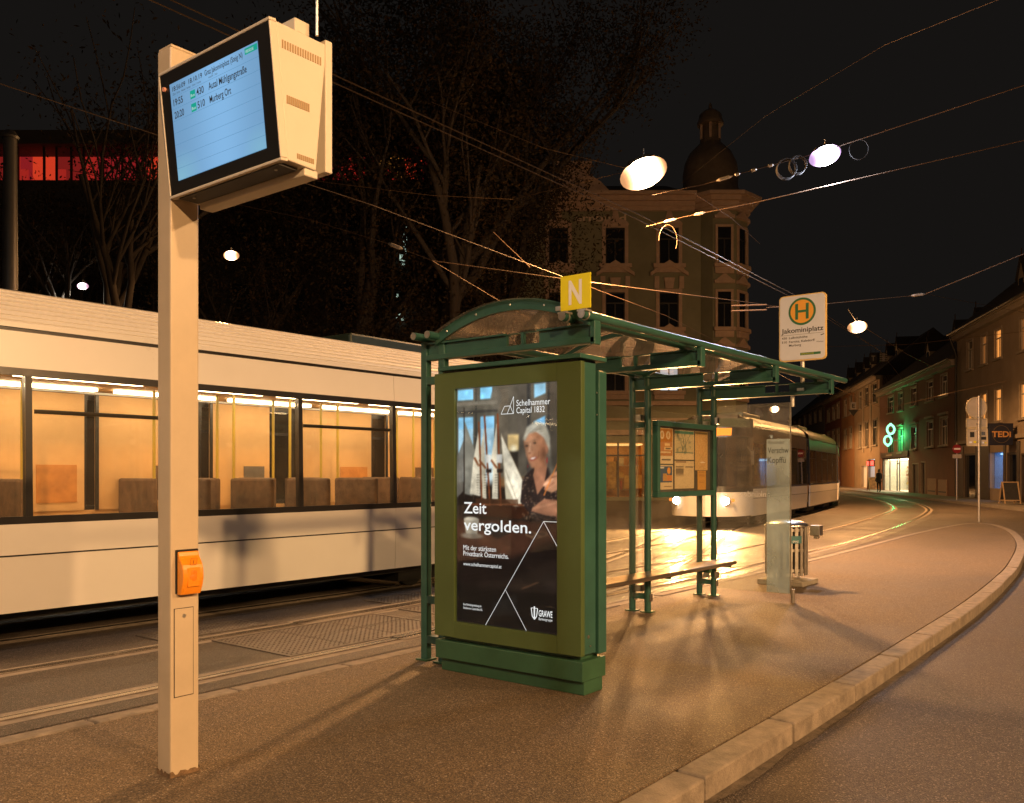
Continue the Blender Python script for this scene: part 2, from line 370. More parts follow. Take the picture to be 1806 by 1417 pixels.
# ================================================================== THE SETTING
ROADZ = -.12
def smooth_path(pts, step=.5):
    P = [Vector((*p, 0)) for p in pts]; P = [P[0] * 2 - P[1]] + P + [P[-1] * 2 - P[-2]]; out = []
    for i in range(1, len(P) - 2):
        n = max(1, int((P[i + 1] - P[i]).length / step))
        for k in range(n):
            t = k / n; a, b, c, d = P[i - 1:i + 3]
            out.append(.5 * ((2 * b) + (c - a) * t + (2 * a - 5 * b + 4 * c - d) * t * t + (3 * b - a - 3 * c + d) * t ** 3))
    out.append(P[-2]); return out
def offset(path, off):
    r = []
    for i, p in enumerate(path):
        d = (path[min(i + 1, len(path) - 1)] - path[max(i - 1, 0)]).normalized(); r.append(p + Vector((-d.y, d.x, 0)) * off)
    return r
def at_z(path, z): return [(p.x, p.y, z) for p in path]

g = MB(); g.poly([(-400, -400, ROADZ), (500, -400, ROADZ), (500, 500, ROADZ), (-400, 500, ROADZ)])
struct("ground", g, M_ROAD)

# platform island with its rounded far tip
R_IN = smooth_path([(-8, 2.12), (0, 2.12), (6, 2.13), (9, 2.18), (11.4, 2.25), (14.6, 2.44), (17.2, 2.68), (21.3, 3.2), (25.5, 4.0), (28.2, 4.75), (29.2, 5.15), (29.3, 5.45), (28.6, 5.62)], .4)
L_IN = smooth_path([(28.6, 5.62), (26, 5.68), (22.5, 5.60), (17, 5.36), (12, 5.24), (6, 5.22), (-8, 5.22)], .5)
outline = R_IN + L_IN[1:]
pm = MB(); n = len(outline); i0 = pm._a(at_z(outline, 0)); j0 = pm._a(at_z(outline, -.2)); pm.f.append(tuple(range(n)))
for k in range(n): pm.f.append((k, (k + 1) % n, j0 + (k + 1) % n, j0 + k))
platform = struct("platform", pm, M_ASPH)

def kerb_line(name, path, length, width, top, gap=.024, wob=.004):
    """a row of separate kerb stones outside a path (to its right)"""
    bed = MB(); o = offset(path, -width * .5); bed.strip(at_z(offset(path, -.004), -.03), at_z(offset(path, -width + .012), -.03))
    root = struct(name, bed, M_JOINT)
    ROOT[root.name] = ((0, 0, 0), 0); acc = 0; cur = [path[0]]; rr = random.Random(3)
    def emit(seg):
        if len(seg) < 2: return
        a = seg[0] + (seg[1] - seg[0]).normalized() * gap / 2; b = seg[-1] + (seg[-2] - seg[-1]).normalized() * gap / 2
        s2 = [a] + seg[1:-1] + [b]
        zt = top + rr.uniform(-wob, wob); w2 = width + rr.uniform(-.004, .004)
        inn = offset(s2, -.016); out = offset(s2, -w2); m = len(s2); mb = MB()
        A = mb._a(at_z(inn, zt)); B = mb._a(at_z(out, zt - .006)); C = mb._a(at_z(inn, -.2)); D = mb._a(at_z(out, -.2))
        for k in range(m - 1):
            mb.f += [(A + k, A + k + 1, B + k + 1, B + k), (B + k, B + k + 1, D + k + 1, D + k), (C + k, D + k, D + k + 1, C + k + 1), (A + k, C + k, C + k + 1, A + k + 1)]
        mb.f += [(A, B, D, C), (A + m - 1, C + m - 1, D + m - 1, B + m - 1)]
        mb.build("kerb_stone", M_KERB, root, bevel=.012)
    for k in range(1, len(path)):
        p, q = path[k - 1], path[k]; L = (q - p).length; done = 0
        while acc + (L - done) >= length:
            step = length - acc; done += step; pt = p + (q - p) * (done / L); emit(cur + [pt]); cur = [pt]; acc = 0
        acc += L - done
        if (q - cur[-1]).length > 1e-4: cur.append(q)
    emit(cur)
kerb_line("kerb", R_IN, 1.2, .18, .004)
kerb_line("kerb", L_IN, 1.0, .16, .003)
# loose tar and grit where the kerb meets the road
gut = MB(); o1 = offset(R_IN, -.18); o2 = []
rr = random.Random(5)
for i, p in enumerate(offset(R_IN, -.2)): o2.append(p + (p - R_IN[i]).normalized() * rr.uniform(.0, .05))
gut.strip(at_z(o1, ROADZ + .004), at_z(o2, ROADZ + .004)); struct("road_gutter", gut, mat("gutter_grit", (.120, .096, .074), .8, var=.45, scale=14, bump=.6, bscale=70))

# tram tracks
TRACKS = [
    ("tram_track", smooth_path([(-30, 6.92), (0, 6.92), (10, 6.93), (16, 7.02), (22, 7.42), (30, 8.35), (38, 9.6), (44, 10.95), (52, 13.6), (60, 17.0), (68, 20.9), (90, 31.5), (130, 51)], 1.0), ROADZ + .004, 0),
    ("tram_track", smooth_path([(-30, 9.77), (0, 9.77), (9, 9.78), (15, 10.1), (20, 10.85), (25, 11.8), (31, 12.85), (38, 14.1), (46, 15.9), (54, 18.4), (62, 21.6), (70, 25.2), (90, 34.8), (130, 54.5)], 1.0), ROADZ + .008, 1),
    ("tram_track", smooth_path([(6, 6.95), (9.5, 7.12), (13, 7.75), (16.5, 8.85), (20, 10.15), (24, 11.45), (28, 12.35)], .7), ROADZ + .012, 2),
]
for nm, path, z, idx in TRACKS:
    tb = MB()
    for a, b in ((-1.10, -.868), (-.567, .567), (.868, 1.10)):
        if idx < 2: tb.strip(at_z(offset(path, a), z), at_z(offset(path, b), z))
    for sgn in (-1, 1):  # strips beside the rails
        pass
    if idx == 2: tb.strip(at_z(offset(path, -.03), z), at_z(offset(path, .03), z))
    tr = struct(nm, tb, M_TRACK)
    for sgn in (-1, 1):
        q = .7175 * sgn
        bed = MB()
        bed.strip(at_z(offset(path, q - .15), z + .001), at_z(offset(path, q + .15), z + .001)); bed.build("rail_bedding", M_CONC, tr)
        gr = MB(); gr.strip(at_z(offset(path, q - .055), z + .003), at_z(offset(path, q + .055), z + .003)); gr.build("rail_groove", M_GROOVE, tr)
        def flat(a, b, h=.012):
            mb = MB(); A, B = offset(path, a), offset(path, b); m = len(A)
            i = mb._a(at_z(A, z + h)); j = mb._a(at_z(B, z + h)); k2 = mb._a(at_z(A, z)); l2 = mb._a(at_z(B, z))
            for k in range(m - 1): mb.f += [(i + k, i + k + 1, j + k + 1, j + k), (i + k, k2 + k, k2 + k + 1, i + k + 1), (j + k, j + k + 1, l2 + k + 1, l2 + k)]
            return mb
        out = 1 if sgn > 0 else -1
        flat(q - .008 * out, q + .050 * out).build("rail_head", M_RAIL, tr)
        flat(q - .050 * out, q - .034 * out, .010).build("guard_lip", M_RAIL, tr)

# chequered cover plates set in the track bed
def cover_plate(u0, u1, v0, v1, nu, nv, label):
    z = ROADZ + .006
    t = thing("cover_plate", label, "cover plate", ((u0 + u1) / 2, (v0 + v1) / 2, z), 0, "iron cover plates in the track bed")
    fr = MB(); w = .035
    for a, b, c, d in ((u0, u1, v0, v0 + w), (u0, u1, v1 - w, v1), (u0, u0 + w, v0 + w, v1 - w), (u1 - w, u1, v0 + w, v1 - w)): fr.box(a, b, c, d, z - .02, z + .008)
    fr.build("frame", M_IRON, t)
    st = MB(); pitch = .058
    for i in range(nu):
        for j in range(nv):
            a0 = u0 + w + .004 + (u1 - u0 - 2 * w) / nu * i; a1 = u0 + w - .004 + (u1 - u0 - 2 * w) / nu * (i + 1)
            b0 = v0 + w + .004 + (v1 - v0 - 2 * w) / nv * j; b1 = v0 + w - .004 + (v1 - v0 - 2 * w) / nv * (j + 1)
            MB.build(MB().box(a0, a1, b0, b1, z - .02, z + .004), "plate", M_IRON, t)
            na, nb = int((a1 - a0) / pitch), int((b1 - b0) / pitch)
            for p in range(na):
                for q in range(nb):
                    x = a0 + (p + .5) * (a1 - a0) / na; y = b0 + (q + .5) * (b1 - b0) / nb
                    i2 = st._a([(x - .019, y, z + .0042), (x, y - .019, z + .0042), (x + .019, y, z + .0042), (x, y + .019, z + .0042), (x, y, z + .014)])
                    st.f += [(i2, i2 + 1, i2 + 4), (i2 + 1, i2 + 2, i2 + 4), (i2 + 2, i2 + 3, i2 + 4), (i2 + 3, i2, i2 + 4)]
    tag(st.build("stud_pattern", M_IRON, t), kind="stuff")
cover_plate(4.86, 6.95, 6.32, 7.52, 3, 2, "large studded iron cover plate between the rails beside the shelter")
cover_plate(7.35, 8.35, 6.32, 7.52, 2, 2, "studded iron cover plate between the rails behind the advertising case")
cover_plate(4.55, 5.75, 7.86, 8.36, 2, 1, "long studded iron plate in the asphalt beside the white tram")
cover_plate(7.6, 9.0, 7.9, 8.4, 2, 1, "narrow studded iron plate in the asphalt between both tracks")
cover_plate(6.5, 7.3, 5.72, 6.02, 1, 1, "small studded iron plate between the rail and platform kerb")

# ------------------------------------------------------------------ far houses along the curved street
FA, FANG = Vector((57, 10.3)), math.radians(26.3)
FD = Vector((-math.cos(FANG), -math.sin(FANG)))
def fx(x):
    k = (x - CX) / FPX; dx, dy = SY * k + CY, -CY * k + SY
    d = (FA.x * -FD.y + FA.y * FD.x) / (dx * -FD.y + dy * FD.x)
    return (d * dx - FA.x) * FD.x + (d * dy - FA.y) * FD.y, d
def fz(x, y): return EYE + (HY - y) / FPX * fx(x)[1]
pv = MB(); P0 = FA + FD * 30; P1 = FA - FD * 110; nn = Vector((-FD.y, FD.x))   # nn points behind the facades
if nn.dot(FA) < 0: nn = -nn
pv.prism([(*(P0 - nn * 2.6), ROADZ - .05), (*(P1 - nn * 2.6), ROADZ - .05), (*(P1 + nn * .5), ROADZ - .05), (*(P0 + nn * .5), ROADZ - .05)], (0, 0, .17 - .002))
struct("pavement", pv, mat("pavement_asphalt", (.19, .17, .15), .7, var=.25, scale=1.2, bump=.3, bscale=40))

M_ROOF = mat("dark_roof_tiles", (.030, .026, .024), .75, var=.35, scale=14, bump=.6, bscale=24)
M_STONE = mat("window_surround", (.34, .29, .235), .75, var=.15, scale=6)
M_FRAMEW = mat("white_window_frame", (.55, .52, .46), .5, var=.08)
M_WARM = emis("warm_lit_curtain", (1.0, .36, .075), .95, False)
M_WARM2 = emis("dim_lit_curtain", (.75, .26, .06), .30, False)
M_GUT = mat("zinc_gutter", (.16, .15, .14), .45, .6, var=.2)

def window(par, xc, z0, z1, w, pane=M_WINDARK, sill=True, hood=False, cross=True, surround=M_STONE, y=0.0, frame=M_FRAMEW, casing=.12):
    s = MB()
    s.box(xc - w / 2 - casing, xc - w / 2, y - .05, y + .02, z0, z1 + casing).box(xc + w / 2, xc + w / 2 + casing, y - .05, y + .02, z0, z1 + casing).box(xc - w / 2, xc + w / 2, y - .05, y + .02, z1, z1 + casing)
    o = s.build("window", surround, par, local=True)
    f = MB(); t = .055
    f.box(xc - w / 2, xc - w / 2 + t, y + .05, y + .11, z0, z1).box(xc + w / 2 - t, xc + w / 2, y + .05, y + .11, z0, z1).box(xc - w / 2 + t, xc + w / 2 - t, y + .05, y + .11, z0, z0 + t).box(xc - w / 2 + t, xc + w / 2 - t, y + .05, y + .11, z1 - t, z1)
    if cross:
        zt = z0 + (z1 - z0) * .68; f.box(xc - w / 2 + t, xc + w / 2 - t, y + .052, y + .105, zt, zt + .07).box(xc - .035, xc + .035, y + .048, y + .10, z0 + t, zt)
    f.build("frame", frame, o, local=True)
    MB().box(xc - w / 2, xc + w / 2, y + .115, y + .13, z0, z1).build("pane", pane, o, local=True)
    if sill: MB().box(xc - w / 2 - .2, xc + w / 2 + .2, y - .16, y + .03, z0 - .12, z0 - .001).build("sill", surround, o, local=True)
    if hood: MB().box(xc - w / 2 - .22, xc + w / 2 + .22, y - .17, y + .03, z1 + casing + .12, z1 + casing + .26).build("hood", surround, o, local=True)
    return o
def wall_with_holes(par, x0, x1, z0, z1, holes, m, name="wall", thick=.35, y=0.0):
    """front wall at local y=0 (facing -y) with rectangular openings"""
    xs = sorted({x0, x1, *[h[0] for h in holes], *[h[1] for h in holes]}); zs = sorted({z0, z1, *[h[2] for h in holes], *[h[3] for h in holes]})
    xs = [v for v in xs if x0 <= v <= x1]; zs = [v for v in zs if z0 <= v <= z1]; mb = MB()
    def solid(a, b): 
        return not any(h[0] - 1e-6 <= a <= h[1] + 1e-6 and h[2] - 1e-6 <= b <= h[3] + 1e-6 for h in holes)
    for i in range(len(xs) - 1):
        j = 0
        while j < len(zs) - 1:
            if solid((xs[i] + xs[i + 1]) / 2, (zs[j] + zs[j + 1]) / 2):
                k = j
                while k + 1 < len(zs) - 1 and solid((xs[i] + xs[i + 1]) / 2, (zs[k + 1] + zs[k + 2]) / 2): k += 1
                mb.poly([(xs[i], y, zs[j]), (xs[i + 1], y, zs[j]), (xs[i + 1], y, zs[k + 1]), (xs[i], y, zs[k + 1])]); j = k + 1
            else: j += 1
    for a, b, c, d in holes:
        D = y + .22; mb.poly([(a, y, c), (a, D, c), (a, D, d), (a, y, d)]).poly([(b, y, c), (b, D, c), (b, D, d), (b, y, d)]).poly([(a, y, c), (b, y, c), (b, D, c), (a, D, c)]).poly([(a, y, d), (b, y, d), (b, D, d), (a, D, d)])
    return mb.build(name, m, par, local=True, fix=False)
def house_root(name, label, px_left, cat="house"):
    t, d = fx(px_left); p = FA + FD * t; rz = math.atan2(FD.y, FD.x)
    return thing(name, label, cat, (p.x, p.y, .0), rz), t
def dormer(par, xc, z, w=1.1, h=1.5, y=1.1, wallm=None):
    o = MB().box(xc - w / 2, xc + w / 2, y, y + 2.2, z - .6, z + h).prism([(xc - w / 2, y, z + h), (xc + w / 2, y, z + h), (xc, y, z + h + w * .95)], (0, 2.2, 0)).build("dormer", wallm or M_STONE, par, local=True)
    MB().prism([(xc - w / 2 - .12, y - .1, z + h - .12), (xc, y - .1, z + h + w * .98), (xc, y - .1, z + h + w * .98 + .12), (xc - w / 2 - .2, y - .1, z + h - .1)], (0, 2.3, 0)).prism([(xc + w / 2 + .12, y - .1, z + h - .12), (xc, y - .1, z + h + w * .98), (xc, y - .1, z + h + w * .98 + .12), (xc + w / 2 + .2, y - .1, z + h - .1)], (0, 2.3, 0)).build("dormer_roof", M_ROOF, o, local=True)
    MB().box(xc - w * .27, xc + w * .27, y - .04, y + .02, z + .1, z + h - .1).build("dormer_window", M_WINDARK, o, local=True)
    MB().cyl((xc, y, z + h + w * .9), (xc, y, z + h + w * .95 + .55), .035, 6).build("finial", M_WIRE, o, local=True)
def house(name, label, px0, px1, eave, wallm, wins, shops, ridge=4.2, depth=9, dormers=(), pil=(), hood=False, surround=M_STONE):
    """wins: (px_x0, px_x1, px_ytop, px_ybottom, pane); shops: same, for ground-floor openings"""
    root, t0 = house_root(name, label, px0); L = fx(px1)[0] - t0; holes = []; W2 = []
    def loc(x, y): t, d = fx(x); return t - t0, EYE + (HY - y) / FPX * d
    for a, b, c, d2, pn in wins:
        xa = loc(a, 0)[0]; xb = loc(b, 0)[0]; xc = (xa + xb) / 2; xm = (a + b) / 2; z1 = loc(xm, c)[1]; z0 = loc(xm, d2)[1]; w = max(.75, xb - xa)
        holes.append((xc - w / 2, xc + w / 2, z0, z1)); W2.append((xc, z0, z1, w, pn))
    S2 = []
    for a, b, c, d2 in shops:
        xa = loc(a, 0)[0]; xb = loc(b, 0)[0]; xm = (a + b) / 2; z1 = loc(xm, c)[1]; z0 = max(.0, loc(xm, d2)[1]) if d2 else 0.0
        holes.append((xa, xb, z0, z1)); S2.append((xa, xb, z0, z1))
    wall_with_holes(root, 0, L, -.05, eave, holes, wallm)
    MB().box(0, L, .24, depth, -.05, eave).build("core", mat("unlit_room", (.02, .018, .016), .8, var=0), root, local=True) if not shops else MB().box(0, L, 3.2, depth, -.05, eave).box(0, L, .24, 3.2, 3.7, eave).build("core", mat("unlit_room", (.02, .018, .016), .8, var=0), root, local=True)
    for sx in (0, L): MB().prism([(sx, 0, -.05), (sx, depth, -.05), (sx, depth, eave), (sx, 0, eave)], (.02 if sx == 0 else -.02, 0, 0)).build("side_wall", wallm, root, local=True)
    for xc, z0, z1, w, pn in W2: window(root, xc, z0, z1, w, pn, hood=hood, surround=surround)
    MB().box(-.02, L + .02, -.34, .1, eave - .38, eave - .1).box(-.02, L + .02, -.48, .1, eave - .1, eave + .02).build("cornice", surround, root, local=True)
    MB().prism([(0, -.55, eave + .03), (0, depth / 2, eave + ridge), (0, depth + .3, eave + .03)], (L, 0, 0)).build("roof", M_ROOF, root, local=True)
    MB().cyl((0, -.58, eave + .03), (L, -.58, eave + .03), .07, 6).build("gutter", M_GUT, root, local=True)
    for x, z in dormers: dormer(root, loc(x, 0)[0], eave + z, y=1.0 + z * .9)
    for x in pil: xx = loc(x, 0)[0]; MB().box(xx - .3, xx + .3, -.07, .02, 3.6, eave - .4).build("pilaster", surround, root, local=True)
    return root, loc, L, S2

BEIGE = mat("beige_render", (.33, .265, .20), .85, var=.16, scale=.8, bump=.2, bscale=30)
BROWN = mat("brown_render", (.20, .095, .062), .85, var=.14, scale=.9, bump=.2, bscale=30)
CREAMR = mat("cream_render", (.30, .225, .155), .85, var=.15, scale=.8)
OCHRE = mat("ochre_render", (.32, .17, .085), .85, var=.15, scale=.8)
REDR = mat("dark_red_render", (.20, .075, .052), .85, var=.15, scale=.8)
GREYR = mat("grey_render", (.20, .165, .13), .85, var=.15, scale=.8)
D, LW, LD = M_WINDARK, M_WARM, M_WARM2

# beige corner house with the discount shop
hb, hloc, HL, HS = house("corner_house", "beige plastered house with orange lit windows above a shop front", 1688, 1870, 10.25, BEIGE,
    [(1706, 1716, 601, 652, D), (1731, 1741, 592, 643, LD), (1755, 1767, 581, 632, LW), (1799, 1813, 560, 618, LD), (1832, 1846, 545, 606, D),
     (1706, 1716, 704, 762, LW), (1731, 1741, 694, 750, LW), (1755, 1767, 686, 743, LW), (1799, 1813, 676, 737, LW), (1832, 1846, 668, 733, LW)],
    [(1700, 1722, 800, None), (1746, 1771, 798, 862), (1775, 1795, 798, 868), (1800, 1860, 798, None)], dormers=[(1740, .9), (1770, .9), (1800, .9), (1840, .9)])
# brown house with the optician
hn, nloc, NL, NS = house("brown_house", "dark brown plastered house with optician shop on the ground floor", 1552, 1687.5, 8.75, BROWN,
    [(1567, 1576, 700, 728, D), (1585, 1593, 693, 724, D), (1608, 1617, 684, 715, D), (1635, 1646, 673, 707, D), (1660, 1671, 662, 699, D),
     (1567, 1576, 762, 802, D), (1585, 1593, 757, 798, D), (1608, 1617, 753, 792, D), (1635, 1646, 744, 788, D), (1659, 1671, 738, 785, D)],
    [(1556, 1602, 808, None), (1609, 1620, 817, None), (1624, 1632, 814, 872)], dormers=[(1590, 1.1), (1632, 1.1), (1664, 1.1)], hood=True)
hc, cloc, CL, CS = house("cream_house", "cream plastered house with pilasters and a red lit snack shop", 1507, 1551.5, 10.4, CREAMR,
    [(1514, 1520, 690, 722, D), (1526, 1532, 683, 716, D), (1540, 1547, 676, 710, D), (1514, 1520, 748, 790, D), (1526, 1532, 744, 788, D), (1540, 1547, 740, 785, D)],
    [(1519, 1529, 822, 860), (1531, 1543, 810, None)], pil=[1523, 1536], dormers=[(1525, 1.2), (1540, 1.2)])
ho, oloc, OL, OS = house("ochre_house", "ochre plastered house beyond the cream one", 1484, 1506.5, 10.6, OCHRE,
    [(1489, 1494, 705, 735, D), (1498, 1503, 700, 731, D), (1489, 1494, 758, 792, D), (1498, 1503, 754, 790, D)], [], dormers=[(1490, 1.2), (1500, 1.2)])
hr, rloc, RL, RS = house("red_house", "dark red plastered house with pale window frames down the street", 1455, 1483.5, 10.7, REDR,
    [(1459, 1464, 722, 745, D), (1468, 1473, 716, 741, D), (1476, 1481, 711, 738, D), (1459, 1464, 762, 790, D), (1468, 1473, 759, 789, D), (1476, 1481, 757, 788, D)], [], dormers=[(1465, 1.2), (1477, 1.2)])
hg, gloc, GL_, GS = house("grey_house", "plain grey plastered house at the far end of the street", 1395, 1454.5, 10.9, GREYR,
    [(x, x + 4, 738 - (x - 1400) * .35, 757 - (x - 1400) * .3, D) for x in range(1400, 1452, 9)] + [(x, x + 4, 772 - (x - 1400) * .1, 795 - (x - 1400) * .1, D) for x in range(1400, 1452, 9)], [])

# --- shop interiors and fronts
def shop_room(root, x0, x1, z0, z1, wallm, glow, power, col, name="shop_room", depth=2.6):
    mb = MB(); D2 = depth
    mb.poly([(x0, D2, z0), (x1, D2, z0), (x1, D2, z1), (x0, D2, z1)]).poly([(x0, .24, z0), (x1, .24, z0), (x1, D2, z0), (x0, D2, z0)]).poly([(x0, .24, z1), (x1, .24, z1), (x1, D2, z1), (x0, D2, z1)]).poly([(x0, .24, z0), (x0, D2, z0), (x0, D2, z1), (x0, .24, z1)]).poly([(x1, .24, z0), (x1, D2, z0), (x1, D2, z1), (x1, .24, z1)])
    r = mb.build(name, wallm, root, local=True, fix=False)
    MB().box(x0 + .15, x1 - .15, .5, D2 - .4, z1 - .12, z1 - .04).build("ceiling_light", glow, r, local=True)
    return r
def goods(par, x0, x1, z0, z1, y, cols, nz=4, seed=1, fill=.8):
    rr = random.Random(seed)
    for j in range(nz):
        z = z0 + (z1 - z0) * j / nz
        MB().box(x0, x1, y, y + .35, z - .03, z).build("shelf", M_FRAMEW, par, local=True)
        x = x0 + .05
        while x < x1 - .15:
            w = rr.uniform(.10, .3); h = rr.uniform(.12, (z1 - z0) / nz * .8)
            if rr.random() < fill and x + w < x1: MB().box(x, x + w, y + .03, y + .28, z + .001, z + h).build("product", rr.choice(cols), par, local=True)
            x += w + rr.uniform(.02, .12)
PROD = [mat("product_" + k, c, .5, var=.1) for k, c in dict(cream=(.7, .6, .4), brown=(.3, .16, .06), red=(.5, .08, .05), gold=(.6, .4, .1), blue=(.08, .15, .4), white=(.8, .8, .78), green=(.1, .3, .1)).items()]
M_SHOPW = mat("shop_wall_white", (.78, .74, .64), .6, var=.05)
M_SHOPD = mat("shop_front_dark", (.05, .04, .036), .4, var=.15)
# optician: bright white-yellow room with a door and displays
x0, x1, z0, z1 = NS[0]
rm = shop_room(hn, x0, x1, .02, z1, M_SHOPW, emis("optician_ceiling", (1, .86, .55), 16.0), 0, 0)
goods(rm, x0 + .3, x0 + 1.8, .5, z1 - .5, 1.9, PROD[:4], 5, 3); goods(rm, x1 - 2.0, x1 - .3, .5, z1 - .5, 1.9, PROD[:4], 5, 4)
MB().box((x0 + x1) / 2 - .6, (x0 + x1) / 2 + .5, 2.35, 2.45, 1.0, 2.2).build("poster", PROD[2], rm, local=True)
dr = MB(); xm = x0 + (x1 - x0) * .55
for a, b in ((x0, x0 + .08), (x1 - .08, x1), (xm, xm + .09), (xm + .95, xm + 1.04), (x0 + (x1 - x0) * .27, x0 + (x1 - x0) * .27 + .06)): dr.box(a, b, .06, .14, .02, z1)
dr.box(x0, x1, .05, .14, z1 - .1, z1).box(xm + .09, xm + .95, .05, .14, 2.25, 2.33).build("shop_front", M_SHOPD, hn, local=True)
MB().box(x0, x1, .10, .11, .02, z1 - .1).build("shop_glass", M_PANE, hn, local=True)
MB().box(x0 - .3, x1 + .2, -.10, .02, z1 + .05, z1 + .5).build("shop_fascia", M_SHOPD, hn, local=True)
for k in (1, 2):
    a, b, c, d2 = NS[k]
    MB().box(a + .08, b - .08, .12, .18, c, d2 - .1).build("door", M_SHOPD, hn, local=True)
    MB().box(a, a + .08, .0, .2, c, d2).box(b - .08, b, .0, .2, c, d2).box(a, b, .0, .2, d2 - .1, d2).build("door_frame", M_STONE, hn, local=True)
for a, b, c, d2 in ((1637, 1652, 844, 873), (1656, 1671, 846, 875)):
    xa, xb = nloc(a, 0)[0], nloc(b, 0)[0]; za, zb = nloc(a, d2)[1], nloc(a, c)[1]
    MB().box(xa, xb, -.06, -.005, za, zb).build("notice_board", mat("pale_board", (.36, .24, .17), .7, var=.15), hn, local=True)
    MB().box(xa + .15, xb - .15, -.075, -.062, za + .25, za + .33).build("notice_strip", M_PRINTBLACK, hn, local=True)
# snack shop: red neon and a white lit doorway
xa, xb, za, zb = CS[0]; rm = shop_room(hc, xa, xb, za, zb, M_SHOPW, emis("snack_ceiling", (1, .62, .35), 3.5), 0, 0); goods(rm, xa + .2, xb - .2, za + .4, zb - .3, 1.6, PROD[:5], 3, 9)
xa, xb, za, zb = CS[1]; rm = shop_room(hc, xa, xb, za + .02, zb, M_SHOPW, emis("snack_tube", (.85, .85, 1), 2.6), 0, 0)
MB().box(xa, xb, -.08, .0, zb - .7, zb - .1).build("neon_board", M_SHOPD, hc, local=True)
for a, b in ((.06, .22), (.62, .95)): MB().box(xa + (xb - xa) * a, xa + (xb - xa) * b, -.16, -.085, zb - .6, zb - .2).build("neon_sign", emis("red_neon", (1, .05, .03), 6), hc, local=True)
# discount shop: dark front with one cold lit window
xa, xb, za, zb = HS[1]; rm = shop_room(hb, xa, xb, za, zb, mat("cold_shop_wall", (.35, .5, .75), .6, var=.1), emis("cold_ceiling", (.35, .62, 1), 3.2), 0, 0); goods(rm, xa + .1, xb - .1, za + .2, zb - .6, 1.2, PROD, 3, 12, .9)
MB().box(xa, xb, .1, .11, za, zb).build("shop_glass", M_PANE, hb, local=True)
for k in (0, 2, 3):
    a, b, c, d2 = HS[k]; MB().box(a, b, .12, .14, c, d2).build("shop_pane", M_WINDARK, hb, local=True)
    MB().box(a, a + .1, .02, .12, c, d2).box(b - .1, b, .02, .12, c, d2).box(a, b, .02, .12, d2 - .12, d2).build("shop_front", M_SHOPD, hb, local=True)
for a, b in ((1692, 1700), (1722, 1746), (1771, 1775), (1795, 1800)): MB().box(hloc(a, 0)[0], hloc(b, 0)[0], -.06, -.004, 0.02, 3.15).build("shop_cladding", M_SHOPD, hb, local=True)
MB().box(0, HL, -.16, -.004, 3.3, 3.5).build("string_course", M_STONE, hb, local=True)
MB().tube([(.25, -.5, 10.1), (.25, -.3, 9.5), (.2, -.12, 9.0), (.2, -.12, 3.6), (.2, -.12, .1)], .075, 8).build("downpipe", M_DARK, hb, local=True)

# projecting sign of the discount shop
def on_facade(x, y, out=0.0):
    t, d = fx(x); p = FA + FD * t - nn * out; return Vector((p.x, p.y, EYE + (HY - y) / FPX * d))
p = on_facade(1798, 766, .9); rz = math.atan2(-CY, SY)   # faces the square
t = thing("shop_sign", "dark blue box sign reading TEDi above the shop front", "sign", (p.x, p.y, p.z), rz, None)
MB().box(-.62, .62, -.1, .1, -.56, .56).build("sign_box", mat("navy_panel", (.012, .018, .045), .35, var=.05), t, local=True, bevel=.02)
MB().torus((0, -.103, 0), (0, 1, 0), .44, .008, 40, 4).build("ring", mat("sign_ring", (.22, .16, .07), .5), t, local=True)
ROOT[t.name] = ((p.x, p.y, p.z), rz)
def local_text(par, body, width, x, y, z, m, height, bold=.02, align='C'):
    v, f = text_geo(body, bold); mn = min(q[0] for q in v); w = max(q[0] for q in v) - mn; mb = MB()
    mb.v = [(x + (-width / 2 if align == 'C' else 0) + (a - mn) * width / w, y, z + b * height / .73) for a, b in v]; mb.f = list(f)
    return mb.build("lettering", m, par, local=True, fix=False)
local_text(t, "TEDi", .98, 0, -.112, -.14, mat("sign_letters", (.55, .30, .13), .5, var=0), .30, .03)
MB().bar((.62, 0, .3), (1.3, .4, .3), .05).bar((.62, 0, -.3), (1.3, .4, -.3), .05).build("bracket", M_DARK, t, local=True)

# green neon spectacles
p1, p2 = on_facade(1594.5, 757.5, 1.0), on_facade(1589, 777, 1.0)
t = thing("neon_sign", "white and green neon sign shaped like spectacles above the optician", "neon sign", (p1.x, p1.y, p1.z), 0)
M_NEON = emis("neon_tube", (.28, 1, .52), 2.4)
axis = Vector((CY, SY, 0))
for q in (p1, p2):
    ring = MB(); rgt = Vector((SY, -CY, 0))
    pts = [q + rgt * (.29 * math.cos(a)) + Vector((0, 0, .36 * math.sin(a))) for a in [2 * math.pi * k / 26 for k in range(27)]]
    ring.tube(pts, .085, 8, False).build("lens_ring", M_NEON, t)
MB().tube([p1 + Vector((0, 0, -.36)), p2 + Vector((0, 0, .36))], .07, 6).build("bridge", M_NEON, t)
MB().tube([p1 + Vector((0, 0, .36)), p1 + Vector((0, 0, .5))], .09, 6).tube([p2 - Vector((0, 0, .36)), p2 - Vector((0, 0, .5))], .09, 6).build("temple_stub", M_NEON, t)
for q in (p1, p2): MB().bar(q + axis * .1, q + Vector((nn.x, nn.y, 0)) * 1.0, .04).build("bracket", M_DARK, t)
light('POINT', (p1 + p2) / 2 + Vector((nn.x, nn.y, 0)) * .62, 200, (.05, 1, .25), t, .3)

M_BOARD_ = mat("weathered_plate", (.36, .32, .28), .5, var=.1)
